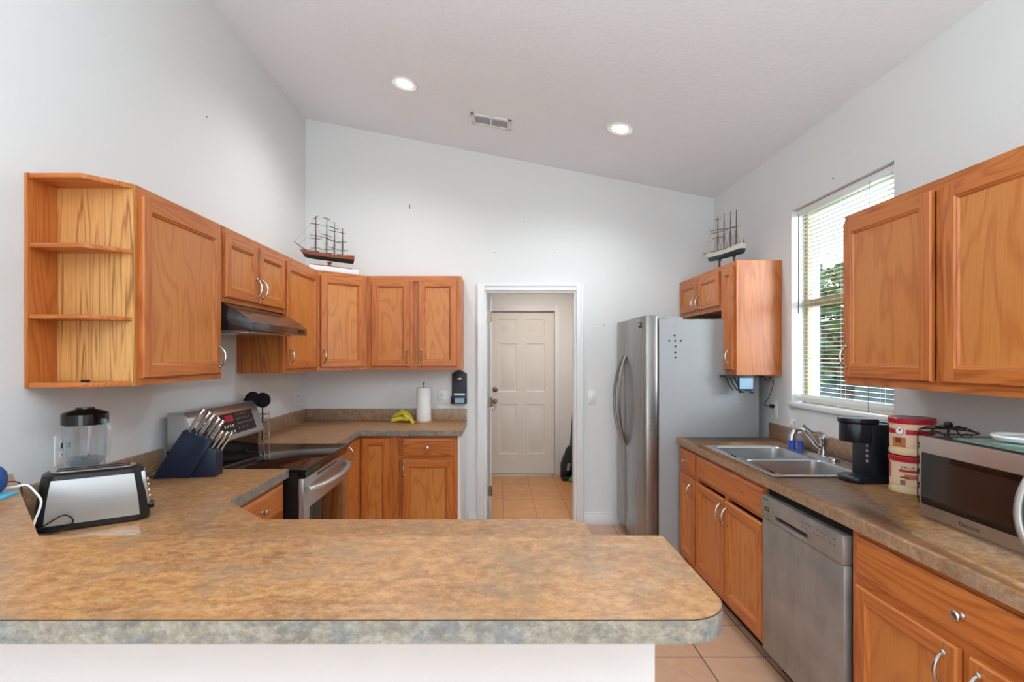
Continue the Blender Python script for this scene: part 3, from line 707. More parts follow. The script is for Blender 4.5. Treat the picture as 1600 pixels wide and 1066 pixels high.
# ------------------------------------------------------------------ sink and faucet
s = thing('sink', 'double bowl stainless steel sink set into the right worktop', 'sink')
b = B(); X0, X1, Y0, Y1 = 1.290, 1.845, 2.490, 3.340; z = ZT + .006
def bowl(x0, x1, y0, y1, dep=.17):
    outer = rrect(x0, y0, x1, y1, .05); n = len(outer); cx, cy = (x0 + x1) / 2, (y0 + y1) / 2
    v = []; f = []
    for sc_, zz in ((1.0, z), (.975, z - .006), (.93, z - dep * .9), (.86, z - dep), (.10, z - dep - .004)):
        v += [(cx + (px - cx) * sc_, cy + (py - cy) * sc_, zz) for px, py in outer]
    for k in range(4):
        for i in range(n): f.append((k * n + i, k * n + (i + 1) % n, (k + 1) * n + (i + 1) % n, (k + 1) * n + i))
    b.add(v, f, 'sinksteel')
    b.lathe([(.04, z - dep - .002), (.03, z - dep - .003), (.0, z - dep - .003)], 'nickel', TR(cx, cy), 20)
    return outer
ya, yb_, yc, yd = Y0 + .035, 2.900, 2.930, Y1 - .035; bx0, bx1 = 1.325, 1.725
# rim sheet with two rounded openings, cut as strips from each bowl outline to its cell rectangle
def rim_cell(cell, outer):
    cx0, cy0, cx1, cy1 = cell; n = len(outer); mx, my = (cx0 + cx1) / 2, (cy0 + cy1) / 2
    ox = []
    x0, y0 = min(p[0] for p in outer), min(p[1] for p in outer); x1, y1 = max(p[0] for p in outer), max(p[1] for p in outer)
    q = len(outer) // 4; cs = [(cx1, cy1), (cx0, cy1), (cx0, cy0), (cx1, cy0)]
    for k in range(4):
        seg = outer[k * q:(k + 1) * q]
        for i, p in enumerate(seg): ox.append(cs[k])
    v = [(p[0], p[1], z) for p in outer] + [(p[0], p[1], z) for p in ox]
    f = []
    for i in range(n):
        j = (i + 1) % n
        f.append((i, j, n + j) if ox[i] == ox[j] else (i, j, n + j, n + i))
    b.add(v, f, 'sinksteel')
o1 = bowl(bx0, bx1, ya, yb_); o2 = bowl(bx0, bx1, yc, yd); ym = (yb_ + yc) / 2
rim_cell((X0, Y0, bx1 + .02, ym), o1); rim_cell((X0, ym, bx1 + .02, Y1), o2)
b.box((bx1 + .02, Y0, z - .001), (X1, Y1, z), 'sinksteel')
rp = [(X0, Y0), (X1, Y0), (X1, Y1), (X0, Y1)]
for i in range(4):
    p, q = rp[i], rp[(i + 1) % 4]; b.tube([(p[0], p[1], z - .002), (q[0], q[1], z - .002)], .0035, 'sinksteel', 6)
b.build('basin', s)
f = thing('faucet', 'chrome single lever kitchen faucet with arched spout behind the sink', 'faucet', (1.79, 2.95, ZT + .006))
b = B(); b.prism(rrect(-.028, -.125, .028, .125, .027), 0, .014, 'chrome', bev=.003); b.build('deck_plate', f)
b = B(); b.lathe([(.027, .012), (.026, .03), (.022, .06), (.024, .085), (.027, .092), (.025, .115), (.012, .128), (0, .13)], 'chrome'); b.build('faucet_body', f)
b = B(); b.tube([(-.005, 0, .045), (-.04, 0, .07), (-.075, 0, .115), (-.10, 0, .145), (-.13, 0, .157), (-.158, 0, .148), (-.172, 0, .12), (-.175, 0, .095)], [.013, .0125, .0115, .0115, .012, .013, .015, .0155], 'chrome', 14); b.build('spout', f)
b = B(); b.tube([(0, 0, .125), (-.02, 0, .137), (-.06, 0, .142), (-.09, .004, .162), (-.105, .006, .175)], [.011, .009, .006, .006, .009], 'chrome', 10); b.build('lever', f)
def bottle(loc, s_, lab, cat='bottle'):
    t = thing('soap_bottle', lab, cat, loc)
    b = B(); b.lathe([(.026 * s_, .002), (.030 * s_, .012), (.030 * s_, .085 * s_), (.022 * s_, .105 * s_), (.012 * s_, .125 * s_), (.012 * s_, .140 * s_)], 'soap', seg=18); b.build('bottle_body', t)
    b = B(); b.lathe([(0, .003), (.025 * s_, .003), (.028 * s_, .012), (.028 * s_, .052), (0, .052)], 'blue', seg=18); b.build('blue_soap', t)
    b = B(); b.lathe([(.015 * s_, .138 * s_), (.015 * s_, .160 * s_), (.017 * s_, .162 * s_), (.017 * s_, .172 * s_), (0, .174 * s_)], 'wht', seg=16); b.build('cap', t)
bottle((1.800, 3.275, ZT + .006), 1.0, 'tall clear soap bottle with white cap and blue soap behind the sink')
bottle((1.800, 3.195, ZT + .006), .72, 'shorter clear bottle of blue soap next to the faucet')

# ------------------------------------------------------------------ dishwasher
d = thing('dishwasher', 'stainless steel dishwasher under the right worktop beside the sink', 'dishwasher', (1.246, 2.528, 0), R90)
w = .598
b = B(); b.box((.004, .03, .10), (w - .004, .60, .866), 'dark'); b.box((.004, .09, 0), (w - .004, .6, .10), 'dark'); b.build('tub', d)
b = B(); b.box((.002, 0, .105), (w - .002, .03, .722), 'steeld', .003); b.build('door', d)
b = B(); b.box((.002, -.004, .725), (w - .002, .03, .772), 'steeld', .002); b.box((.002, -.004, .772), (.12, .03, .830), 'steeld', .002)
b.bm.free(); b = B()
zt0, zt1 = .725, .830
hx0, hx1, hz0, hz1 = .115, .375, .742, .762
b.box((.002, -.004, zt0), (hx0, .03, zt1), 'steeld', .001); b.box((hx1, -.004, zt0), (w - .002, .03, zt1), 'steeld', .001)
b.box((hx0, -.004, hz1), (hx1, .03, zt1), 'steeld'); b.box((hx0, -.004, zt0), (hx1, .03, hz0), 'steeld'); b.box((hx0, .02, hz0), (hx1, .03, hz1), 'dark')
b.build('control_panel', d)
b = B()
for i in range(2): b.box((.03, -.0048, .775 - i * .011), (.075, -.0038, .780 - i * .011), 'dark')
b.build('vent_slots', d)
b = B(); b.box((.022, -.0046, .812), (.062, -.0038, .817), 'dgrey'); b.build('name_mark', d)
b = B()
for i in range(9):
    for j in range(2):
        if (i + j) % 4 == 3: continue
        b.box((.335 + i * .026, -.0046, .800 - j * .020), (.335 + i * .026 + .013, -.0038, .803 - j * .020), 'dgrey')
    b.lathe([(.0035, 0), (.0035, .001), (0, .001)], 'grey', TR(.340 + i * .026, -.0038, .790, rx=PI / 2), 8)
b.build('button_markings', d)

# ------------------------------------------------------------------ range
r = thing('range', 'freestanding electric range with black glass cooktop on the left wall', 'stove', (0, 0, 0))
y0, y1 = 2.681, 3.441
b = B(); b.box((XL + .03, y0, .02), (-1.02, y1, .895), 'black'); b.box((-1.02, y0, .07), (-1.0, y1, .895), 'black'); b.build('body', r)
b = B(); b.box((XL + .10, y0 - .002, .895), (-.957, y1 + .002, .917), 'blackg', .006); b.box((-.975, y0, .865), (-.962, y1, .895), 'blackg', .003)
for (cx, cy, rad) in ((-1.42, 2.87, .08), (-1.42, 3.25, .10), (-1.14, 2.87, .10), (-1.14, 3.25, .08)):
    for q in (rad,): b.lathe([(q, .9171), (q + .001, .9173), (q + .002, .9171)], 'dgrey', TR(cx, cy), 48, cap=False)
b.build('cooktop', r)
b = B(); b.box((-1.0, y0 + .004, .30), (-.972, y1 - .004, .862), 'steelh', .004); dd = b.build('oven_door', r)
b = B(); b.box((-.973, y0 + .09, .38), (-.9695, y1 - .09, .70), 'glassblk', .001); b.build('oven_window', dd)
b = B(); pts = []; rs = []
for i in range(17):
    t = i / 16; pts.append((-.962 + .058 * math.sin(PI * t) ** .55, y0 + .035 + (y1 - y0 - .07) * t, .802)); rs.append(.018)
b.tube(pts, rs, 'steelh', 12, flat=.9); b.build('oven_handle', dd)
b = B()
for i in range(10): b.box((-.9725, y0 + .2 + i * .036, .84), (-.9712, y0 + .225 + i * .036, .850), 'dark')
b.build('vent_slots', dd)
b = B(); b.box((-1.0, y0 + .004, .08), (-.972, y1 - .004, .29), 'steelh', .004); b.build('storage_drawer', r)
# backguard
def yprism(b, prof, ya, yb, mat, bev=0):   # profile in (x,z), extruded along y
    T = Matrix(((1, 0, 0, 0), (0, 0, -1, yb), (0, 1, 0, 0), (0, 0, 0, 1))); b.prism(prof, 0, yb - ya, mat, T, bev)
b = B(); yprism(b, [(-1.655, .917), (-1.540, .917), (-1.535, 1.0), (-1.655, 1.0)], y0, y1, 'blackg')
yprism(b, [(-1.655, 1.0), (-1.500, 1.0), (-1.498, 1.012), (-1.548, 1.165), (-1.575, 1.192), (-1.655, 1.192)], y0, y1, 'steelh', .004); bg = b.build('backguard', r)
b = B()
def onpanel(y, u):   # u 0..1 up the sloped face
    x = -1.498 + (-1.548 + 1.498) * u; z_ = 1.012 + (1.165 - 1.012) * u; return Vector((x, y, z_))
nrm = Vector((.153, 0, .05)).normalized()
def pquad(b, ya, yb, ua, ub, off, mat):
    P = [onpanel(ya, ua), onpanel(yb, ua), onpanel(yb, ub), onpanel(ya, ub)]
    b.add([tuple(p + nrm * off) for p in P] + [tuple(p - nrm * .001) for p in P], [(0, 1, 2, 3), (0, 1, 5, 4), (1, 2, 6, 5), (2, 3, 7, 6), (3, 0, 4, 7)], mat)
pquad(b, 2.77, 3.345, .14, .90, .0015, 'black'); b.build('control_glass', bg)
b = B(); pquad(b, 3.01, 3.10, .60, .82, .0022, 'led'); b.build('clock', bg)
def panel_button(ya, yb, ua, ub, mat):
    b = B(); pquad(b, ya, yb, ua, ub, .0022, mat); b.build('button', bg)
for row, (ua, n0) in enumerate(((.78, 5), (.62, 6), (.45, 7), (.28, 3))):
    for i in range(n0):
        yy = 3.14 + i * .028 if row < 3 else 3.13 + i * .05
        panel_button(yy, yy + .011, ua, ua + .05, 'grey')
for i in range(4): panel_button(2.98 + i * .03, 2.994 + i * .03, .40, .49, 'wht')
for i in range(3):
    panel_button(3.0 + i * .035, 3.014 + i * .035, .19, .27, 'wht'); panel_button(2.83 + i * .04, 2.842 + i * .04, .35, .42, 'grey')

# utensils behind the range
u = thing('utensil_rack', 'chrome wire rack with black utensils standing right of the range back', 'rack', (-1.560, 3.510, ZT))
b = B()
for k in range(6):
    z_ = .012 + k * .03 + (.0 if k < 3 else .02)
    b.tube([(-.045, -.04, z_), (.045, -.04, z_), (.045, .04, z_), (-.045, .04, z_), (-.045, -.04, z_)], .0022, 'chrome', 6)
for sx in (-.045, 0, .045):
    for sy in (-.04, .04): b.tube([(sx, sy, .003), (sx, sy, .20)], .0022, 'chrome', 6)
b.build('wire_basket', u)
for (x, y, hx, hy, hz, rr_) in ((-.01, -.01, -.02, -.02, .285, .048), (.015, .01, .0, .0, .275, .050), (-.02, 0, -.055, -.01, .262, .030)):
    b = B(); b.tube([(x, y, .01), (x + hx * .5, y + hy * .5, .16), (x + hx, y + hy, hz - .02)], .0045, 'blackm', 8)
    b.lathe([(0, -rr_ * .35), (rr_ * .7, -rr_ * .25), (rr_, 0), (rr_ * .8, rr_ * .15), (0, rr_ * .05)], 'blackm', Matrix.Translation((x + hx, y + hy, hz)) @ Matrix.Rotation(.5, 4, 'Z') @ Matrix.Rotation(1.35, 4, 'X'), 22)
    b.build('utensil', u)

# range hood
h = thing('range_hood', 'black under-cabinet range hood above the stove', 'range hood')
hy0, hy1 = 2.690, 3.458
b = B(); prof = [(XL + .004, 1.606), (-1.236, 1.606), (-1.232, 1.610), (-1.232, 1.650), (-1.238, 1.655), (-1.275, 1.685), (-1.320, 1.714), (-1.365, 1.737), (-1.388, 1.7505), (XL + .004, 1.7505)]
yprism(b, prof, hy0, hy1, 'hood', .0015); b.build('hood_shell', h)
b = B(); b.box((-1.2325, hy1 - .135, 1.616), (-1.2300, hy1 - .035, 1.643), 'blackg', .001)
for i in range(3): b.box((-1.2305, hy1 - .12 + i * .028, 1.622), (-1.2265, hy1 - .105 + i * .028, 1.637), 'black', .001)
b.build('switch_panel', h)
b = B(); b.box((-1.60, hy0 + .10, 1.600), (-1.30, hy1 - .10, 1.6065), 'nickel', .001); b.build('grease_filter', h)

# ------------------------------------------------------------------ refrigerator
fr = thing('refrigerator', 'stainless side-by-side refrigerator with grey sides by the back wall', 'refrigerator')
fy0, fy1 = 3.745, 4.655
b = B(); b.box((1.125, fy0, .06), (1.825, fy1, 1.735), 'fside', .006); b.box((1.15, fy0 + .02, .0), (1.80, fy1 - .02, .06), 'dark'); b.build('cabinet_shell', fr)
def fdoor(ya, yb):
    b = B(); n = 8; prof = []
    for i in range(n + 1):
        t = i / n; prof.append((1.034 - .012 * math.sin(PI * t), ya + (yb - ya) * t))
    prof += [(1.115, yb), (1.115, ya)]
    b.prism(prof, .09, 1.762, 'fridge', bev=.004); return b.build('door', fr)
dn = fdoor(fy0 + .003, 4.338); df = fdoor(4.346, fy1 - .003)
def fhandle(parent, y, s_):
    b = B(); pts = []
    for i in range(21):
        t = i / 20; pts.append((1.028 - .068 * math.sin(PI * t) ** .7, y - s_ * .045 * math.sin(PI * t), .765 + .715 * t))
    b.tube(pts, .0125, 'steel', 10); b.build('handle', parent)
fhandle(dn, 4.30, 1); fhandle(df, 4.385, -1)
b = B(); b.box((1.0215, 3.850, 1.682), (1.0245, 3.905, 1.722), 'dgrey', .001); b.box((1.0205, 3.857, 1.700), (1.0225, 3.898, 1.712), 'nickel', .0005); b.build('badge', dn)
b = B(); b.box((1.05, fy0 + .01, 1.735), (1.18, fy0 + .06, 1.757), 'grey', .004); b.box((1.13, fy0 + .02, 1.735), (1.30, fy0 + .10, 1.750), 'fside', .004); b.build('hinge_cover', fr)
b = B(); b.box((1.115, fy0 + .012, .1), (1.126, fy1 - .012, 1.73), 'dark'); b.build('door_gasket', fr)
k = 0
for px, py in ((1054, 524.4), (1045.7, 532.8), (1054.7, 532.8), (1064, 532.8), (1055.3, 541.5), (1055.3, 550.8), (1055.3, 559)):
    x = (px - PX) / F * fy0; z_ = CH - (py - PY) / F * fy0
    b = B(); b.lathe([(.0065, 0), (.0065, .006), (.0055, .008), (0, .008)], 'black', TR(0, 0, 0, rx=PI / 2), 12)
    pos = ['at the top', 'at the left tip', 'at the crossing', 'at the right tip', 'just below the crossing', 'second from the bottom', 'at the bottom'][k]
    tag(b.build('magnet', loc=(x, fy0 + .0015, z_)), 'small black magnet %s of the cross on the refrigerator side' % pos, 'magnet', 'black magnets forming a cross'); k += 1

# ------------------------------------------------------------------ toaster, blender, knife block
tt = Vector((-1.42, 1.69)); te = Vector((-1.257, 1.905)); ang = math.atan2(te.y - tt.y, te.x - tt.x)
t = thing('toaster', 'long stainless steel toaster with black ends on the left worktop', 'toaster', (-1.379, 1.835, ZT), math.radians(34))
# local x along the length, -y = side facing the camera
def tshape(hw, hd, z0, z1, tw, td, r, mat, b, n=6):
    rings = []
    for q in range(9):
        u = q / 8; s_ = 1 - u * u * .9
        zz = z0 + (z1 - z0) * u
        rings.append((hw + (tw - hw) * u ** 1.6, hd + (td - hd) * u ** 1.6, zz))
    rings.append((tw - .012, td - .012, z1 + .007)); v = []; f = []
    for (a, c, zz) in rings: v += [(x, y, zz) for x, y in rrect(-a, -c, a, c, min(r, c * .9), n)]
    m_ = len(v) // len(rings)
    for k in range(len(rings) - 1):
        for i in range(m_): f.append((k * m_ + i, k * m_ + (i + 1) % m_, (k + 1) * m_ + (i + 1) % m_, (k + 1) * m_ + i))
    f.append(tuple(range(m_))[::-1]); f.append(tuple((len(rings) - 1) * m_ + i for i in range(m_))); b.add(v, f, mat)
b = B(); tshape(.158, .078, .004, .176, .138, .060, .045, 'black', b)
for sx in (-.12, .12):
    for sy in (-.05, .05): b.lathe([(.012, 0), (.012, .006), (0, .006)], 'black', TR(sx, sy, 0), 10)
b.build('shell', t)
for sgn in (-1, 1):
    b = B(); v = []; f = []
    for q in range(9):
        u = q / 8; zz = .022 + .140 * u; uu = (zz - .004) / .172; hd = .078 + (.060 - .078) * uu ** 1.6; hw = .128 - .020 * uu ** 1.5
        for i in range(9): v.append((-hw + 2 * hw * i / 8, sgn * (hd + .0025), zz))
    for q in range(8):
        for i in range(8): f.append((q * 9 + i, q * 9 + i + 1, q * 9 + i + 10, q * 9 + i + 9))
    n0 = len(v); v += [(x, y - sgn * .004, z_) for x, y, z_ in v]
    bd = [i for i in range(9)] + [q * 9 + 8 for q in range(1, 9)] + [8 * 9 + i for i in range(7, -1, -1)] + [q * 9 for q in range(7, 0, -1)]
    for i in range(len(bd)): f.append((bd[i], bd[(i + 1) % len(bd)], n0 + bd[(i + 1) % len(bd)], n0 + bd[i]))
    b.add(v, f, 'steelh'); b.build('side_panel', t)
b = B(); b.prism(rrect(-.118, -.044, .118, .044, .04), .180, .1855, 'steelh', bev=.001)
b.build('top_plate', t)
b = B()
for sy in (-.019, .019): b.box((-.100, sy - .010, .1852), (.100, sy + .010, .1866), 'dark')
b.build('bread_slots', t)
b = B(); b.box((.146, -.050, .030), (.160, .030, .150), 'steelh', .004, T=Matrix.Rotation(-.10, 4, 'Y'))
b.build('control_plate', t)
for i, zz in enumerate((.132, .112, .092, .072)):
    b = B(); b.lathe([(.007, 0), (.007, .003), (.0045, .005), (0, .005)], 'chrome', TR(.1635 - (zz - .03) * .10 - .004, -.032, zz, ry=PI / 2), 14); b.build('button', t)
b = B(); b.lathe([(.014, 0), (.013, .014), (0, .015)], 'black', TR(.156, -.032, .042, ry=PI / 2), 18); b.build('dial', t)
b = B(); b.box((.140, -.010, .128), (.166, .022, .140), 'black', .004); b.build('lever', t)
b = B(); pts = [(-.15, -.06, .02), (-.13, -.12, .03), (-.075, -.112, .06), (-.05, -.108, .035), (-.08, -.11, .012), (-.13, -.115, .006), (-.17, -.09, .006)]
b.tube(crom(pts), .0022, 'black', 6); b.build('cord', t)

bl_ = thing('blender', 'clear blender jar with black lid behind the toaster', 'blender', (-1.548, 2.012, ZT))
b = B(); b.lathe([(.076, 0), (.078, .01), (.074, .06), (.058, .12), (.056, .145), (0, .145)], 'black', seg=28); b.build('motor_base', bl_)
b = B(); zb0, zt_ = .148, .325
b.lathe([(.0, zb0), (.060, zb0), (.062, zb0 + .02), (.070, zt_), (.0675, zt_), (.0595, zb0 + .022), (.05, zb0 + .012), (0, zb0 + .012)], 'jar', seg=28)
b.add([(-.070, -.02, zt_ - .03), (-.088, -.0, zt_ + .006), (-.070, .02, zt_ - .03), (-.072, -.02, zt_), (-.072, .02, zt_)], [(0, 1, 3), (2, 1, 4), (0, 2, 1)], 'jar')
b.build('jar', bl_)
b = B(); b.lathe([(.0, zb0 + .013), (.05, zb0 + .016), (.058, zb0 + .03), (.06, zb0 + .036), (.055, zb0 + .034), (.03, zb0 + .02)], 'grey', seg=28); b.lathe([(.012, zb0 + .012), (.010, zb0 + .03), (0, zb0 + .032)], 'chrome')
for a in (0.3, 1.87, 3.44, 5.0): b.tube([(0, 0, zb0 + .03), (.035 * math.cos(a), .035 * math.sin(a), zb0 + .042)], .003, 'chrome', 5, flat=.4)
b.build('blade_assembly', bl_)
b = B(); b.lathe([(.0695, zt_ - .016), (.0735, zt_ - .014), (.0735, zt_ + .024), (.068, zt_ + .030), (.03, zt_ + .042), (.028, zt_ + .048), (0, zt_ + .048)], 'blackg', seg=28); b.build('lid', bl_)
b = B(); b.tube([(.068, -.01, zt_ - .004), (.085, -.016, zt_ - .002), (.103, -.02, zt_ - .02), (.110, -.02, zt_ - .05), (.106, -.018, zt_ - .085), (.092, -.012, zt_ - .12), (.062, -.01, zt_ - .15)], [.008, .008, .008, .008, .008, .008, .006], 'jar', 10, flat=1.3); b.build('jar_handle', bl_)

kb = thing('knife_block', 'dark navy slanted knife block beside the range', 'knife block', (-1.590, 2.462, ZT), math.radians(6))
b = B(); T = Matrix(((1, 0, 0, 0), (0, 0, -1, .105), (0, 1, 0, 0), (0, 0, 0, 1)))
b.prism([(0, 0), (.165, 0), (.262, .165), (.232, .183), (.137, .222)], 0, .105, 'navy', T, .003); b.build('block', kb)
b = B(); b.prism([(.169, 0), (.275, 0), (.278, .112), (.238, .140)][0:4], .008, .097, 'navy', T, .003); b.build('front_block', kb)
dk = Vector((.545, 0, .838)).normalized()
def knife(x, z_, y, L, rad):
    b = B(); p = Vector((x, y, z_)); b.tube([p - dk * .004, p + dk * .004, p + dk * .02, p + dk * L * .6, p + dk * L, p + dk * (L + .006)], [rad * .8, rad, rad * .8, rad, rad * 1.05, rad * .6], 'chrome', 10, flat=1.5); b.build('knife_handle', kb)
for i in range(5): knife(.155 + .024 * i, .218 - .010 * i, .022 + .016 * (i % 2), .112 - .006 * i, .0072)
for i in range(4): knife(.165 + .024 * i, .215 - .010 * i, .075, .10 - .006 * i, .0072)
for i in range(3): knife(.252 + .011 * i, .135 - .008 * i, .025 + .026 * i, .088, .006)
b = B(); b.tube([(.20, .03, .215), (.218, .03, .245), (.225, .045, .255), (.225, .06, .25), (.20, .055, .215)], .003, 'chrome', 6); b.build('scissor_loop', kb)

# blue ball on cyan card with white cable, at the left end of the bar
s = B(); s.lathe([(.018, .0), (.030, .006), (.040, .022), (.043, .042), (.040, .062), (.030, .077), (.015, .085), (0, .087)], 'ball', seg=24)
o = tag(s.build('smart_speaker', loc=(-1.468, 1.545, ZR + .0075)), 'round blue fabric speaker at the left end of the raised bar', 'speaker')
b = B(); b.box((-.075, -.06, 0), (.06, .05, .007), 'cyan', .001); tag(b.build('card_box', loc=(-1.475, 1.535, ZR + .0003), rot=(0, 0, .2)), 'flat cyan box under the blue speaker', 'box')
def P(px, py, y): return ((px - PX) / F * y, y, CH - (py - PY) / F * y)
b = B(); cab = [P(10, 763, 1.585), P(28, 760, 1.59), P(42, 758, 1.60), P(54, 768, 1.59), P(64, 782, 1.58), P(61, 798, 1.53), P(56, 810, 1.47), P(52, 822, 1.42)]
# smooth the cable with a Catmull-Rom pass
b.tube(crom(cab), .0032, 'wht', 8); tag(b.build('usb_cable'), 'white cable running from the blue speaker down behind the toaster', 'cable')
b = B(); b.tube(crom([P(13, 753, 1.60), P(24, 753, 1.66), P(33, 760, 1.70), P(38, 800, 1.69), (-1.47, 1.72, ZT + .004)]), .002, 'black', 6); tag(b.build('power_cord'), 'thin black cord behind the bar end left of the toaster', 'cable')

# ------------------------------------------------------------------ back counter items
p = thing('paper_towel_holder', 'wooden base paper towel holder on the back worktop', 'holder', (-.628, 4.545, ZT))
b = B(); b.lathe([(.078, 0), (.080, .006), (.078, .014), (0, .014)], 'lightwood', seg=32); b.build('base', p)
b = B(); b.tube([(0, 0, .012), (0, 0, .325)], .004, 'dgrey', 8); b.lathe([(.004, .32), (.008, .326), (.007, .336), (0, .34)], 'dgrey', seg=12); b.build('rod', p)
b = B(); b.tube([(-.07, -.02, .012), (-.071, -.02, .12), (-.069, -.018, .125)], .003, 'dgrey', 8); b.build('tension_arm', p)
b = B(); b.lathe([(.020, .016), (.060, .016), (.062, .02), (.062, .292), (.060, .296), (.020, .296), (.018, .29)], 'paper', seg=32)
b.add([(-.058, .02, .29), (-.085, .03, .27), (-.075, .03, .20), (-.06, .02, .14)], [(0, 1, 2, 3)], 'paper')
tag(b.build('paper_towel_roll', loc=(-.628, 4.545, ZT)), 'white paper towel roll standing on the wooden holder', 'paper towel')
bs = [((-.825, 4.555, .052), .150, -.10, .1), ((-.775, 4.560, .058), .140, .55, .25), ((-.822, 4.510, .019), .155, -.05, .9), ((-.745, 4.515, .020), .120, .75, .8)]
t = thing('banana_bunch', 'small bunch of yellow bananas on the back worktop', 'bananas', (-.80, 4.53, ZT))
for (c0, L, tilt, lean) in bs:
    b = B(); pts = []; rs = []; n_ = 16
    for i in range(n_ + 1):
        u = i / n_; a = (u - .5) * 1.35; R_ = L / 1.35
        pts.append((R_ * math.sin(a), 0, R_ * math.cos(a) - R_ * .95)); rs.append(.0185 * min(1, (u * 6 + .25)) ** .6 * min(1, ((1 - u) * 6 + .2)) ** .6)
    T = Matrix.Translation(Vector(c0) - Vector((-.80, 4.53, -.013))) @ Matrix.Rotation(tilt, 4, 'Y') @ Matrix.Rotation(-lean, 4, 'X')
    b.tube(pts, rs, 'banana', 7, T=T)
    for e, sg in ((0, -1), (-1, 1)): b.tube([pts[e], (pts[e][0] + sg * .010, 0, pts[e][2] - .006)], [.005, .004], 'bantip', 6, T=T)
    b.build('banana', t)
o = thing('bottle_opener', 'dark slate wall bottle opener board beside the doorway', 'bottle opener', (-.337, YB - .001, 1.062))
T = Matrix(((1, 0, 0, 0), (0, 0, -1, 0), (0, 1, 0, 0), (0, 0, 0, 1)))
b = B(); b.prism([(-.066, 0), (.066, 0), (.066, .26), (.03, .283), (0, .294), (-.03, .283), (-.066, .26)], 0, .014, 'slate', T, .002); b.build('board', o)
b = B(); b.box((-.032, -.034, .238), (.032, -.014, .252), 'dgrey', .004); b.box((-.02, -.030, .205), (.02, -.014, .225), 'nickel', .004); b.box((-.011, -.028, .20), (.011, -.018, .24), 'dgrey', .003); b.build('opener', o)
b = B(); b.box((-.072, -.06, .0), (.066, -.014, .065), 'black', .003); b.build('cap_catcher', o)
b = B(); b.box((-.036, -.0615, .008), (.045, -.060, .050), 'screen'); b.build('window_label', o)
b = B(); b.box((-.048, -.018, .070), (.048, -.0135, .088), 'paper', .001); b.build('white_strip', o)

# ------------------------------------------------------------------ outlets and switch
def outlet(name, loc, rz, label, cat='outlet', kind='duplex', plug=None):
    o = thing(name, label, cat, loc, rz)     # local: plate in xz, faces -y
    w = .036 if kind != 'double' else .06
    b = B(); b.box((-w, -.006, -.058), (w, 0, .058), 'wht', .002); b.build('plate', o)
    if kind == 'switch':
        b = B(); b.box((-.016, -.010, -.032), (.016, -.005, .032), 'wht', .002); b.build('rocker', o)
    else:
        for xs in ((0,) if kind != 'double' else (-.028, .028)):
            for zz in (-.020, .020):
                b = B(); b.prism(rrect(-.016, -.014, .016, .014, .010), .005, .0085, 'wht', TR(xs, 0, zz, rx=PI / 2))
                b.box((xs - .008, -.0092, zz - .001), (xs - .006, -.008, zz + .009), 'dark'); b.box((xs + .006, -.0092, zz - .001), (xs + .008, -.008, zz + .007), 'dark'); b.box((xs - .002, -.0092, zz - .010), (xs + .002, -.008, zz - .006), 'dark')
                b.build('socket', o)
    return o
o = outlet('wall_outlet', (XL + .0005, 2.075, 1.115), L90, 'white wall outlet with a black plug behind the blender')
b = B(); b.box((-.013, -.03, .008), (.013, -.009, .030), 'black', .004); tag(b.build('plug', loc=(XL + .0005, 2.075, 1.115), rot=(0, 0, L90)), 'black plug in the outlet behind the blender', 'plug')
outlet('wall_outlet', (XL + .0005, 4.50, 1.115), L90, 'white double-gang outlet on the left wall near the back corner', kind='double')
outlet('wall_outlet', (-.492, YB - .0005, 1.115), 0, 'white outlet on the back wall between paper towels and bottle opener')
outlet('light_switch', (.826, YB - .0005, 1.115), 0, 'white rocker light switch between doorway and refrigerator', 'switch', 'switch')
outlet('wall_outlet', (XR - .0005, 3.675, 1.115), R90, 'white outlet with a black plug on the right wall under the narrow cabinet')
b = B(); b.box((-.014, -.035, -.012), (.014, -.009, .012), 'black', .004, T=TR(0, 0, .02)); tag(b.build('plug', loc=(XR - .0005, 3.675, 1.115), rot=(0, 0, R90)), 'black plug in the outlet under the narrow cabinet', 'plug')
b = B(); b.tube(crom([(1.66, 3.68, 1.338), (1.72, 3.70, 1.335), (1.80, 3.66, 1.340), (1.83, 3.63, 1.31), (1.845, 3.64, 1.335), (1.865, 3.63, 1.30), (1.85, 3.65, 1.21), (1.83, 3.68, 1.15), (1.845, 3.68, 1.135), (1.865, 3.675, 1.135)]), .0028, 'black', 6)
tag(b.build('power_cord'), 'black cord dropping from the under-cabinet radio to the right wall outlet', 'cable')
u = thing('under_cabinet_radio', 'black under-cabinet player with pale blue screen below the narrow cabinet', 'radio', (1.64, 3.66, RU0 - .002))
b = B(); b.box((-.10, -.05, -.014), (.09, .07, 0), 'black', .003)
for i in range(3): b.tube([(-.09 + .03 * i, -.02 + .01 * i, -.01), (-.075 + .03 * i, -.02, -.06), (-.045 + .028 * i, -.03, -.105)], [.007, .006, .005], 'black', 8)
b.build('bracket', u)
b = B(); b.box((-.02, -.052, -.105), (.082, -.036, -.012), 'black', .002); b.box((-.015, -.055, -.118), (.02, -.036, -.098), 'black', .002); b.box((.055, -.053, -.12), (.082, -.045, -.1), 'black', .002); b.build('screen_housing', u)
b = B(); b.box((-.014, -.0535, -.092), (.076, -.0515, -.018), 'screen'); b.build('screen', u)

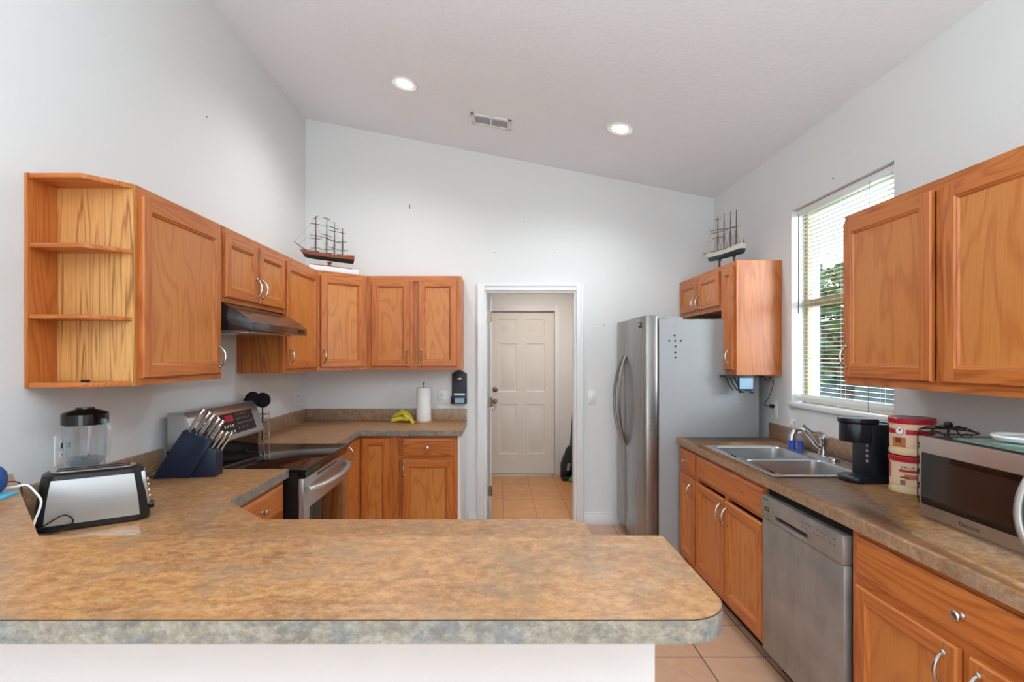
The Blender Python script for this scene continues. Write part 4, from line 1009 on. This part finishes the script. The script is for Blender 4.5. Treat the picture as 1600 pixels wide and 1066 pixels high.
# ------------------------------------------------------------------ coffee maker, canisters, pod rack, microwave
cm = thing('coffee_maker', 'black single-serve coffee maker on the worktop beside the sink', 'coffee maker', (1.56, 2.43, ZT))
b = B(); b.prism(rrect(0, -.070, .26, .070, .045), 0, .024, 'coffee', bev=.004); b.lathe([(.02, .0235), (.02, .0245), (0, .0245)], 'dark', TR(.05, 0), 14); b.build('base', cm)
b = B(); b.box((.088, -.068, .022), (.17, .068, .262), 'coffee', .004); b.build('tower', cm)
b = B(); b.box((.172, -.071, .0), (.275, .071, .268), 'coffee', .006); b.build('water_tank', cm)
b = B(); b.prism(arc(.062, 0, .066, 90, 270, 12) + [(.14, -.066), (.14, .066)], .180, .262, 'coffee', bev=.003); b.lathe([(.014, .172), (.018, .181), (0, .181)], 'coffee', TR(.05, 0), 14); b.build('brew_head', cm)
b = B(); b.prism(arc(.058, 0, .069, 90, 270, 12) + [(.12, -.069), (.12, .069)], .264, .286, 'coffee', bev=.004); b.build('lid', cm)
for i, zz in enumerate((.165, .142, .119, .096)):
    b = B(); b.lathe([(.0075, 0), (.0075, .0012), (.006, .0014), (.0055, .0008), (0, .0008)], 'grey', TR(.088, -.036, zz, ry=-PI / 2), 16); b.build('button', cm)
b = B(); b.tube(crom([(1.80, 2.52, ZT + .008), (1.80, 2.60, ZT + .012), (1.835, 2.72, ZT + .012), (1.86, 2.80, ZT + .008)]), .0025, 'coffee', 6); tag(b.build('power_cord'), 'thin dark cord lying on the worktop behind the coffee maker', 'cable')

def canister(z, label, upper):
    t = thing('coffee_canister', label, 'canister', (1.722, 2.232, z), group='stacked coffee canisters')
    b = B(); b.lathe([(.070, .0), (.077, .003), (.079, .012), (.077, .024), (.0745, .03), (.0765, .130), (.075, .133), (0, .133)], 'cream', seg=36); b.build('tub', t)
    b = B(); b.lathe([(.0755, .131), (.0805, .132), (.0815, .136), (.0815, .150), (.079, .153), (.072, .154), (.070, .151), (0, .151)], 'red', seg=36); b.build('lid', t)
    if upper:
        b = B(); b.lathe([(.070, .1512), (.066, .1525), (0, .1525)], 'grey', seg=30); b.build('lid_disc', t)
    A = math.atan2(-2.232, -1.722)
    def patch(b, a0, a1, z0, z1, r, mat):
        b.lathe([(r, z0), (r + .0004, z1)], mat, seg=max(3, int(abs(a1 - a0) * 12)), a0=A + a0, a1=A + a1)
    b = B(); patch(b, -1.4, 1.5, .036, .128, .0768, 'label')
    if upper:
        patch(b, -.25, 1.3, .088, .108, .0773, 'red'); patch(b, -1.35, -.75, .088, .108, .0773, 'red'); patch(b, -.95, -.25, .036, .075, .0773, 'orange'); patch(b, -.75, -.45, .052, .072, .0778, 'brownp'); patch(b, .2, 1.2, .04, .055, .0773, 'label')
        a = A - .52; c_ = Vector((math.cos(a), math.sin(a), 0)) * .0785
        T = Matrix.Translation((c_.x, c_.y, .102)) @ Matrix.Rotation(a, 4, 'Z') @ Matrix.Rotation(PI / 2, 4, 'Y')
        b.lathe([(.017, -.001), (.017, .001), (0, .001)], 'paper', T, 20); b.lathe([(.0145, .0012), (.0155, .0016), (.0165, .0012)], 'red', T, 20, cap=False); b.add([(-.008, -.008, .0014), (.002, 0, .0014), (-.008, .008, .0014)][0:3], [(0, 1, 2)], 'red', T)
    else:
        patch(b, -.55, .75, .090, .100, .0773, 'red'); patch(b, -.30, .25, .062, .082, .0773, 'orange'); patch(b, -.5, -.1, .066, .072, .0777, 'brownp'); patch(b, -1.35, -1.05, .06, .125, .0773, 'orange'); patch(b, .55, .9, .05, .085, .0773, 'red')
        for i in range(9): patch(b, -.50 + i * .028, -.484 + i * .028, .038, .058, .0777, 'dgrey')
    b.build('label', t)
    if not upper:
        v, f_ = text_verts('VALUE SIZE', .0165)
        vv = []
        for x, y, z_ in v:
            a = A + .06 + x / .078; r_ = .0776 + z_ + .0004; vv.append((r_ * math.cos(a), r_ * math.sin(a), .104 + y))
        b = B(); b.add(vv, f_, 'dgrey'); b.build('label_text', t)
canister(ZT, 'lower of the two stacked cream canisters, printed VALUE SIZE', False)
canister(ZT + .156, 'upper of the two stacked canisters, with round white emblem', True)

pr = thing('pod_carousel', 'black wire pod carousel between the canisters and the microwave', 'rack', (1.700, 2.025, ZT))
b = B(); R_ = .088
for z_ in (.004, .30 * 1.0 - .02): b.tube([(R_ * math.cos(a * PI / 12), R_ * math.sin(a * PI / 12), z_) for a in range(25)], .0028, 'black', 6)
b.tube([(0, 0, .003), (0, 0, .295)], .004, 'black', 8); b.lathe([(.006, .29), (.013, .297), (.015, .306), (.011, .315), (0, .318)], 'black', seg=16)
for k in range(6):
    a = k * PI / 3 + .2; c_, s_ = math.cos(a), math.sin(a)
    b.tube([(0, 0, .292), (.05 * c_, .05 * s_, .298), (R_ * c_, R_ * s_, .28)], .0028, 'black', 6); b.tube([(0, 0, .004), (R_ * c_, R_ * s_, .004)], .0028, 'black', 6)
b.build('frame', pr)
for k in range(6):
    a = k * PI / 3 + .2
    for j in range(5):
        b = B(); cz = .035 + j * .052; pts = []
        for i in range(13):
            u = 2 * PI * i / 12; r_ = R_ + .003; aa = a + .30 * math.cos(u); pts.append((r_ * math.cos(aa), r_ * math.sin(aa), cz + .024 * math.sin(u)))
        b.tube(pts, .0024, 'black', 6); b.build('pod_ring', pr)

mw = thing('microwave', 'stainless steel microwave with black window on the right worktop', 'microwave', (1.4705, 1.872, ZT), -PI / 2 + math.radians(-1.6))
# local x runs toward the camera, -y faces the room
W_, D_, H0, H1 = .525, .36, .014, .288
b = B(); b.box((0, .012, H0), (W_, D_, H1 - .002), 'black', .004)
for x in (.04, W_ - .04):
    for y in (.06, D_ - .05): b.lathe([(.014, 0), (.014, H0 + .002), (0, H0 + .002)], 'black', TR(x, y), 12)
b.build('case', mw)
b = B(); b.box((0, 0, H0), (W_, .014, H1), 'mwsteel', .003); b.build('front_frame', mw)
b = B(); b.prism(rrect(.012, H0 + .042, .402, H1 - .055, .008), 0, .003, 'glassblk', Matrix(((1, 0, 0, 0), (0, 0, -1, .001), (0, 1, 0, 0), (0, 0, 0, 1)))); dw_ = b.build('door_glass', mw)
b = B(); b.box((.055, -.0026, H0 + .062), (.372, -.0018, H1 - .075), 'mwwin'); b.build('viewing_window', dw_)
b = B(); pts = []
for i in range(15):
    t_ = i / 14; pts.append((.422 - .016 * math.sin(PI * t_), -.004 - .03 * math.sin(PI * t_) ** .6, H0 + .012 + (H1 - H0 - .05) * t_))
b.tube(pts, .009, 'steel', 10, flat=1.4); b.build('door_handle', mw)
b = B(); b.box((.43, -.002, H0 + .03), (W_ - .012, 0.001, H1 - .03), 'glassblk', .001); b.build('keypad', mw)
v, f_ = text_verts('Emerson', .018); v = [(x * 1.15 + .205, -.0006 - z_, y + H0 + .014) for x, y, z_ in v]
b = B(); b.add(v, f_, 'dgrey'); b.build('name_text', mw)
b = B(); b.box((.085, .045, .0), (.44, .31, .006), 'greenglass', .002); tag(b.build('glass_board', loc=(1.4705, 1.872, ZT + H1 - .0015), rot=mw.rotation_euler), 'green glass cutting board lying on the microwave', 'cutting board')
b = B(); b.lathe([(.045, 0), (.072, .003), (.080, .014), (.078, .020), (.068, .020), (.060, .012), (0, .010)], 'wht', seg=32)
tag(b.build('dish', loc=(1.668, 1.700, ZT + H1 + .005)), 'white round dish on the glass board on the microwave', 'dish')

# ------------------------------------------------------------------ ceiling fixtures
def ceil_T(x, y): return Matrix.Translation((x, y, zc(x))) @ Matrix.Rotation(math.atan(.196), 4, 'Y')
for x, y, lab in ((-.644, 3.70, 'recessed ceiling downlight on the left, nearer the left wall'), (.853, 3.74, 'recessed ceiling downlight on the right, above the refrigerator side')):
    c = thing('downlight', lab, 'ceiling light', group='recessed ceiling downlights'); c.matrix_world = ceil_T(x, y)
    b = B(); b.lathe([(.098, -.001), (.098, -.006), (.090, -.010), (.078, -.008), (.070, -.002), (.060, -.001), (.056, -.004)], 'wht', seg=36, cap=False); b.build('trim_ring', c)
    b = B(); b.lathe([(.056, -.003), (.052, -.008), (.04, -.012), (.0, -.014)], 'bulb', TR(0, 0, 0, rx=.0), 28); b.build('lamp', c)
    l = bpy.data.lights.new('downlight_beam', 'SPOT'); l.energy = 42; l.spot_size = math.radians(150); l.spot_blend = .8; l.shadow_soft_size = .06; l.color = (.92, .98, 1.0)
    lo = bpy.data.objects.new('downlight_beam', l); COL.objects.link(lo); lo.parent = c; lo.location = (0, 0, -.03)
c = thing('ceiling_vent', 'white ceiling air vent grille between the two downlights', 'vent'); c.matrix_world = ceil_T(-.05, 4.03)
b = B()
vw, vh = .155, .085
b.box((-vw, -vh, -.010), (vw, -vh + .028, 0), 'wht', .002); b.box((-vw, vh - .028, -.010), (vw, vh, 0), 'wht', .002); b.box((-vw, -vh, -.010), (-vw + .03, vh, 0), 'wht', .002); b.box((vw - .03, -vh, -.010), (vw, vh, 0), 'wht', .002); b.box((-.006, -vh, -.010), (.006, vh, 0), 'wht')
b.build('grille_frame', c)
b = B(); b.box((-vw + .02, -vh + .02, -.0015), (vw - .02, vh - .02, 0), 'grey'); b.build('vent_opening', c)
b = B()
for i in range(7):
    yy = -vh + .036 + i * .0165; b.box((-vw + .03, -.006, -.0007), (vw - .03, .006, .0007), 'wht', T=TR(0, yy, -.006, rx=.7))
b.build('louvres', c)

# nails and marks left on the walls
for (px, py), lab, s_ in (((640, 323), 'small dark picture hook high on the back wall above the left cabinets', 2.2), ((819, 346), 'tiny nail on the back wall above the doorway, highest of the nails', 1), ((773, 395), 'tiny nail above the left side of the doorway', 1), ((866, 395), 'tiny nail above the right side of the doorway', 1), ((928, 507), 'left of two tiny nails above the light switch', 1), ((943, 508), 'right of two tiny nails above the light switch', 1)):
    x, y, z_ = P(px, py, YB); b = B(); b.lathe([(.0035, 0), (.0035, .006), (0, .007)], 'dgrey', TR(0, 0, 0, rx=PI / 2), 10)
    if s_ > 1: b.box((-.004, -.006, -.018), (.004, 0, .016), 'dgrey', .001)
    tag(b.build('nail' if s_ == 1 else 'picture_hook', loc=(x, YB, z_)), lab, 'nail' if s_ == 1 else 'hook')
b = B(); b.lathe([(.004, 0), (.004, .004), (0, .005)], 'dgrey', TR(ry=PI / 2), 10); yy = F * 1.69 / (PX - 323); tag(b.build('nail', loc=(XL, yy, CH + (PY - 183) / F * yy)), 'tiny nail high on the left wall', 'nail')
b = B(); b.lathe([(.004, 0), (.004, .004), (0, .005)], 'dgrey', TR(ry=-PI / 2), 10); yy = F * 1.90 / (1302 - PX); tag(b.build('nail', loc=(XR, yy, CH + (PY - 279) / F * yy)), 'tiny nail on the right wall above the window', 'nail')

# ------------------------------------------------------------------ laundry items
v_ = thing('stick_vacuum', 'black upright floor sweeper leaning beside the laundry door', 'vacuum', (.835, 6.42, 0))
b = B(); b.prism([(-.085, .0), (.06, .0), (.085, .10), (.075, .24), (.05, .36), (.01, .40), (-.01, .33), (-.05, .27), (-.085, .17)], -.045, .045, 'black', TR(.0, 0, .012, rx=PI / 2), .012) ; b.build('dust_body', v_)
b = B(); b.tube([(.03, 0, .10), (.045, .01, .35), (.075, .08, .75), (.115, .14, 1.22)], [.035, .02, .013, .012], 'black', 10); b.build('pole', v_)
b = B(); b.box((-.08, -.10, .003), (.06, .02, .05), 'black', .01); b.build('floor_head', v_)
b = B(); b.tube([(.0, -.056, .12), (.01, -.058, .20)], .02, 'grey', 10); b.build('canister', v_)
b = B(); b.tube([(0, 0, .012), (.05, .01, .05), (.12, .02, .10)], [.025, .035, .03], 'green', 12); tag(b.build('spray_bottle', loc=(.84, 6.25, .002), rot=(0, 0, .2)), 'green bottle beside the black sweeper in the laundry', 'bottle')
b = B(); b.lathe([(.05, 0), (.065, .03), (.05, .07), (.03, .10), (.0, .11)], 'pink', seg=16, ex=.9, ey=.7); tag(b.build('cleaning_cloth', loc=(.915, 6.17, .001)), 'pale pink cloth on the laundry floor at the doorway edge', 'cloth')

# ------------------------------------------------------------------ model ships
def ship(name, label, bow, stern, zk, L, hullh, beam, top, bot, mastm, masts, yards, sprit, board=None, legs='single'):
    """local x: bow at 0 -> stern at L, z=0 at keel"""
    bow = Vector(bow); stern = Vector(stern); ang = math.atan2(stern.y - bow.y, stern.x - bow.x)
    t = thing(name, label, 'model ship', (bow.x, bow.y, zk), ang)
    ns = 14
    def sec(u):
        hb = beam / 2 * (math.sin(PI * min(1, u * 1.15 + .02) * .5) ** .7 if u < .85 else 1 - (u - .85) * 1.8)
        sheer = hullh * (1 + .22 * (1 - 2 * u) ** 2 + (.05 if u > .8 else 0)); keel = hullh * .12 * max(0, (.12 - u) / .12)
        return hb, sheer, keel
    def hull(z_lo, z_hi, mat, nm):
        b = B(); v = []; f = []; m_ = 7
        for i in range(ns + 1):
            u = i / ns; hb, sh, kl = sec(u); off = -.10 * L * (1 - u) ** 6
            for j in range(m_):
                q = z_lo + (z_hi - z_lo) * j / (m_ - 1); z_ = kl + (sh - kl) * q; wd = hb * min(1, (q / .55)) ** .55 if q > 0 else hb * .08
                v.append((u * L + off * q, -wd, z_))
            for j in range(m_ - 1, -1, -1):
                q = z_lo + (z_hi - z_lo) * j / (m_ - 1); z_ = kl + (sh - kl) * q; wd = hb * min(1, (q / .55)) ** .55 if q > 0 else hb * .08
                v.append((u * L + off * q, wd, z_))
        k = 2 * m_
        for i in range(ns):
            for j in range(k): f.append((i * k + j, i * k + (j + 1) % k, (i + 1) * k + (j + 1) % k, (i + 1) * k + j))
        f.append(tuple(range(k))); f.append(tuple(ns * k + j for j in range(k)))
        b.add(v, f, mat); return b.build(nm, t)
    hull(.50, 1.0, top, 'hull'); hull(0, .50, bot, 'lower_hull')
    b = B()
    for u in (.22, .48, .7): b.box((u * L - .018, -beam * .22, hullh * .98), (u * L + .018, beam * .22, hullh * 1.18), mastm, .002)
    for s_ in (-1, 1): b.tube([(u * L, s_ * sec(u)[0] * .96, sec(u)[1] + .006) for u in [i / 10 for i in range(11)]], .0014, mastm, 5)
    b.build('deckhouses', t)
    b = B(); b.tube([(.01, 0, hullh * 1.1), (-sprit[0], 0, hullh * 1.1 + sprit[1])], [.0045, .0024], mastm, 7); b.build('bowsprit', t)
    rig = B(); rig.tube([(-sprit[0], 0, hullh * 1.1 + sprit[1]), (masts[0][0], 0, masts[0][1] * .95)], .0006, 'thread', 4); rig.tube([(-sprit[0] * .6, 0, hullh * 1.1 + sprit[1] * .6), (masts[0][0], 0, masts[0][1] * .7)], .0006, 'thread', 4)
    for i, (mx, mh) in enumerate(masts):
        b = B(); b.tube([(mx, 0, hullh * .8), (mx + .002, 0, mh * .5), (mx + .003, 0, mh)], [.0052, .0042, .0024], mastm, 7)
        b.lathe([(.006, mh * .52), (.008, mh * .535), (0, mh * .54)], mastm, TR(mx + .002), 8)
        ms = b.build('mast', t)
        for frac, yl, tilt in yards[i]:
            b = B(); z_ = hullh + (mh - hullh) * frac; a = .45; dx, dy = math.cos(a) * yl * .62, math.sin(a) * yl * .62
            b.tube([(mx - dx, -dy, z_ - tilt), (mx, -.003, z_), (mx + dx, dy, z_ + tilt)], [.0020, .0032, .0020], mastm, 6); b.build('yard', ms)
        hb = beam * .46
        for s_ in (-1, 1):
            for q in (-.014, 0, .014): rig.tube([(mx + q, s_ * hb, hullh * 1.02), (mx + .002, 0, mh * .58)], .0006 if mastm == 'mast' else .0009, 'thread', 4)
            rig.tube([(mx, s_ * hb, hullh * 1.02), (mx + .002, 0, mh * .92)], .0005, 'thread', 4)
        if i: rig.tube([(masts[i - 1][0], 0, masts[i - 1][1] * .9), (mx, 0, hullh + .03)], .0005, 'thread', 4); rig.tube([(masts[i - 1][0], 0, masts[i - 1][1] * .95), (mx, 0, mh * .95)], .0005, 'thread', 4)
    rig.build('rigging', t)
    return t
t = ship('model_ship', 'model sailing ship with reddish wooden hull above the left corner cabinet', (-1.475, 4.10), (-1.185, 4.38), 2.228, .405, .052, .06, 'hullred', 'hullblack', 'mast',
         [(.085, .335), (.175, .345), (.24, .315), (.31, .28)],
         [[(.12, .11, .012), (.38, .11, .01), (.46, .10, .008), (.78, .09, .008), (.96, .05, .02)], [(.12, .14, .014), (.42, .12, .0), (.5, .11, 0), (.75, .10, .012), (.95, .07, 0)],
          [(.2, .11, 0), (.42, .13, 0), (.72, .10, .006), (.82, .10, 0)], [(.2, .12, .016), (.5, .1, .01), (.82, .07, .002)]], (.085, .055))
b = B(); b.lathe([(.030, 0), (.026, .006), (.010, .014), (.010, .020), (.020, .028), (.016, .036), (0, .038)], 'hullred', TR(.20, 0, -.042), 14); b.box((.03, -.035, -.052), (.38, .035, -.042), 'hullred', .003); b.build('stand', t)
b = B(); b.box((-.02, -.055, -.040), (.40, .055, 0), 'paper', .002); tag(b.build('display_box', loc=(-1.455, 4.118, 2.228 - .0525), rot=t.rotation_euler), 'flat white box under the red-hulled model ship', 'box')
t = ship('model_ship', 'model sailing ship with white and dark green hull above the refrigerator', (1.640, 4.165), (1.742, 3.80), 2.205, .375, .060, .062, 'hullwhite', 'hullgreen', 'mast2',
         [(.10, .335), (.17, .34), (.24, .335), (.30, .33)],
         [[(.55, .09, 0), (.62, .10, 0), (.40, .07, 0), (.90, .04, 0)], [(.55, .05, 0)], [(.55, .05, 0)], [(.55, .05, 0)]], (.075, .012))
b = B()
for x in (.12, .28): b.lathe([(.012, 0), (.012, .004), (.006, .012), (.009, .03), (.006, .05), (.014, .075), (.0, .078)], 'mast', TR(x, 0, -.074), 12)
b.box((.05, -.03, -.085), (.35, .03, -.074), 'hullred', .002); b.build('stand', t)
b = B(); b.tube([(.365, 0, .062), (.382, 0, .115)], [.002, .0012], 'mast2', 6); b.add([(.368, 0, .07), (.383, 0, .112), (.372, 0.004, .062)], [(0, 1, 2)], 'red'); b.build('stern_flag', t)
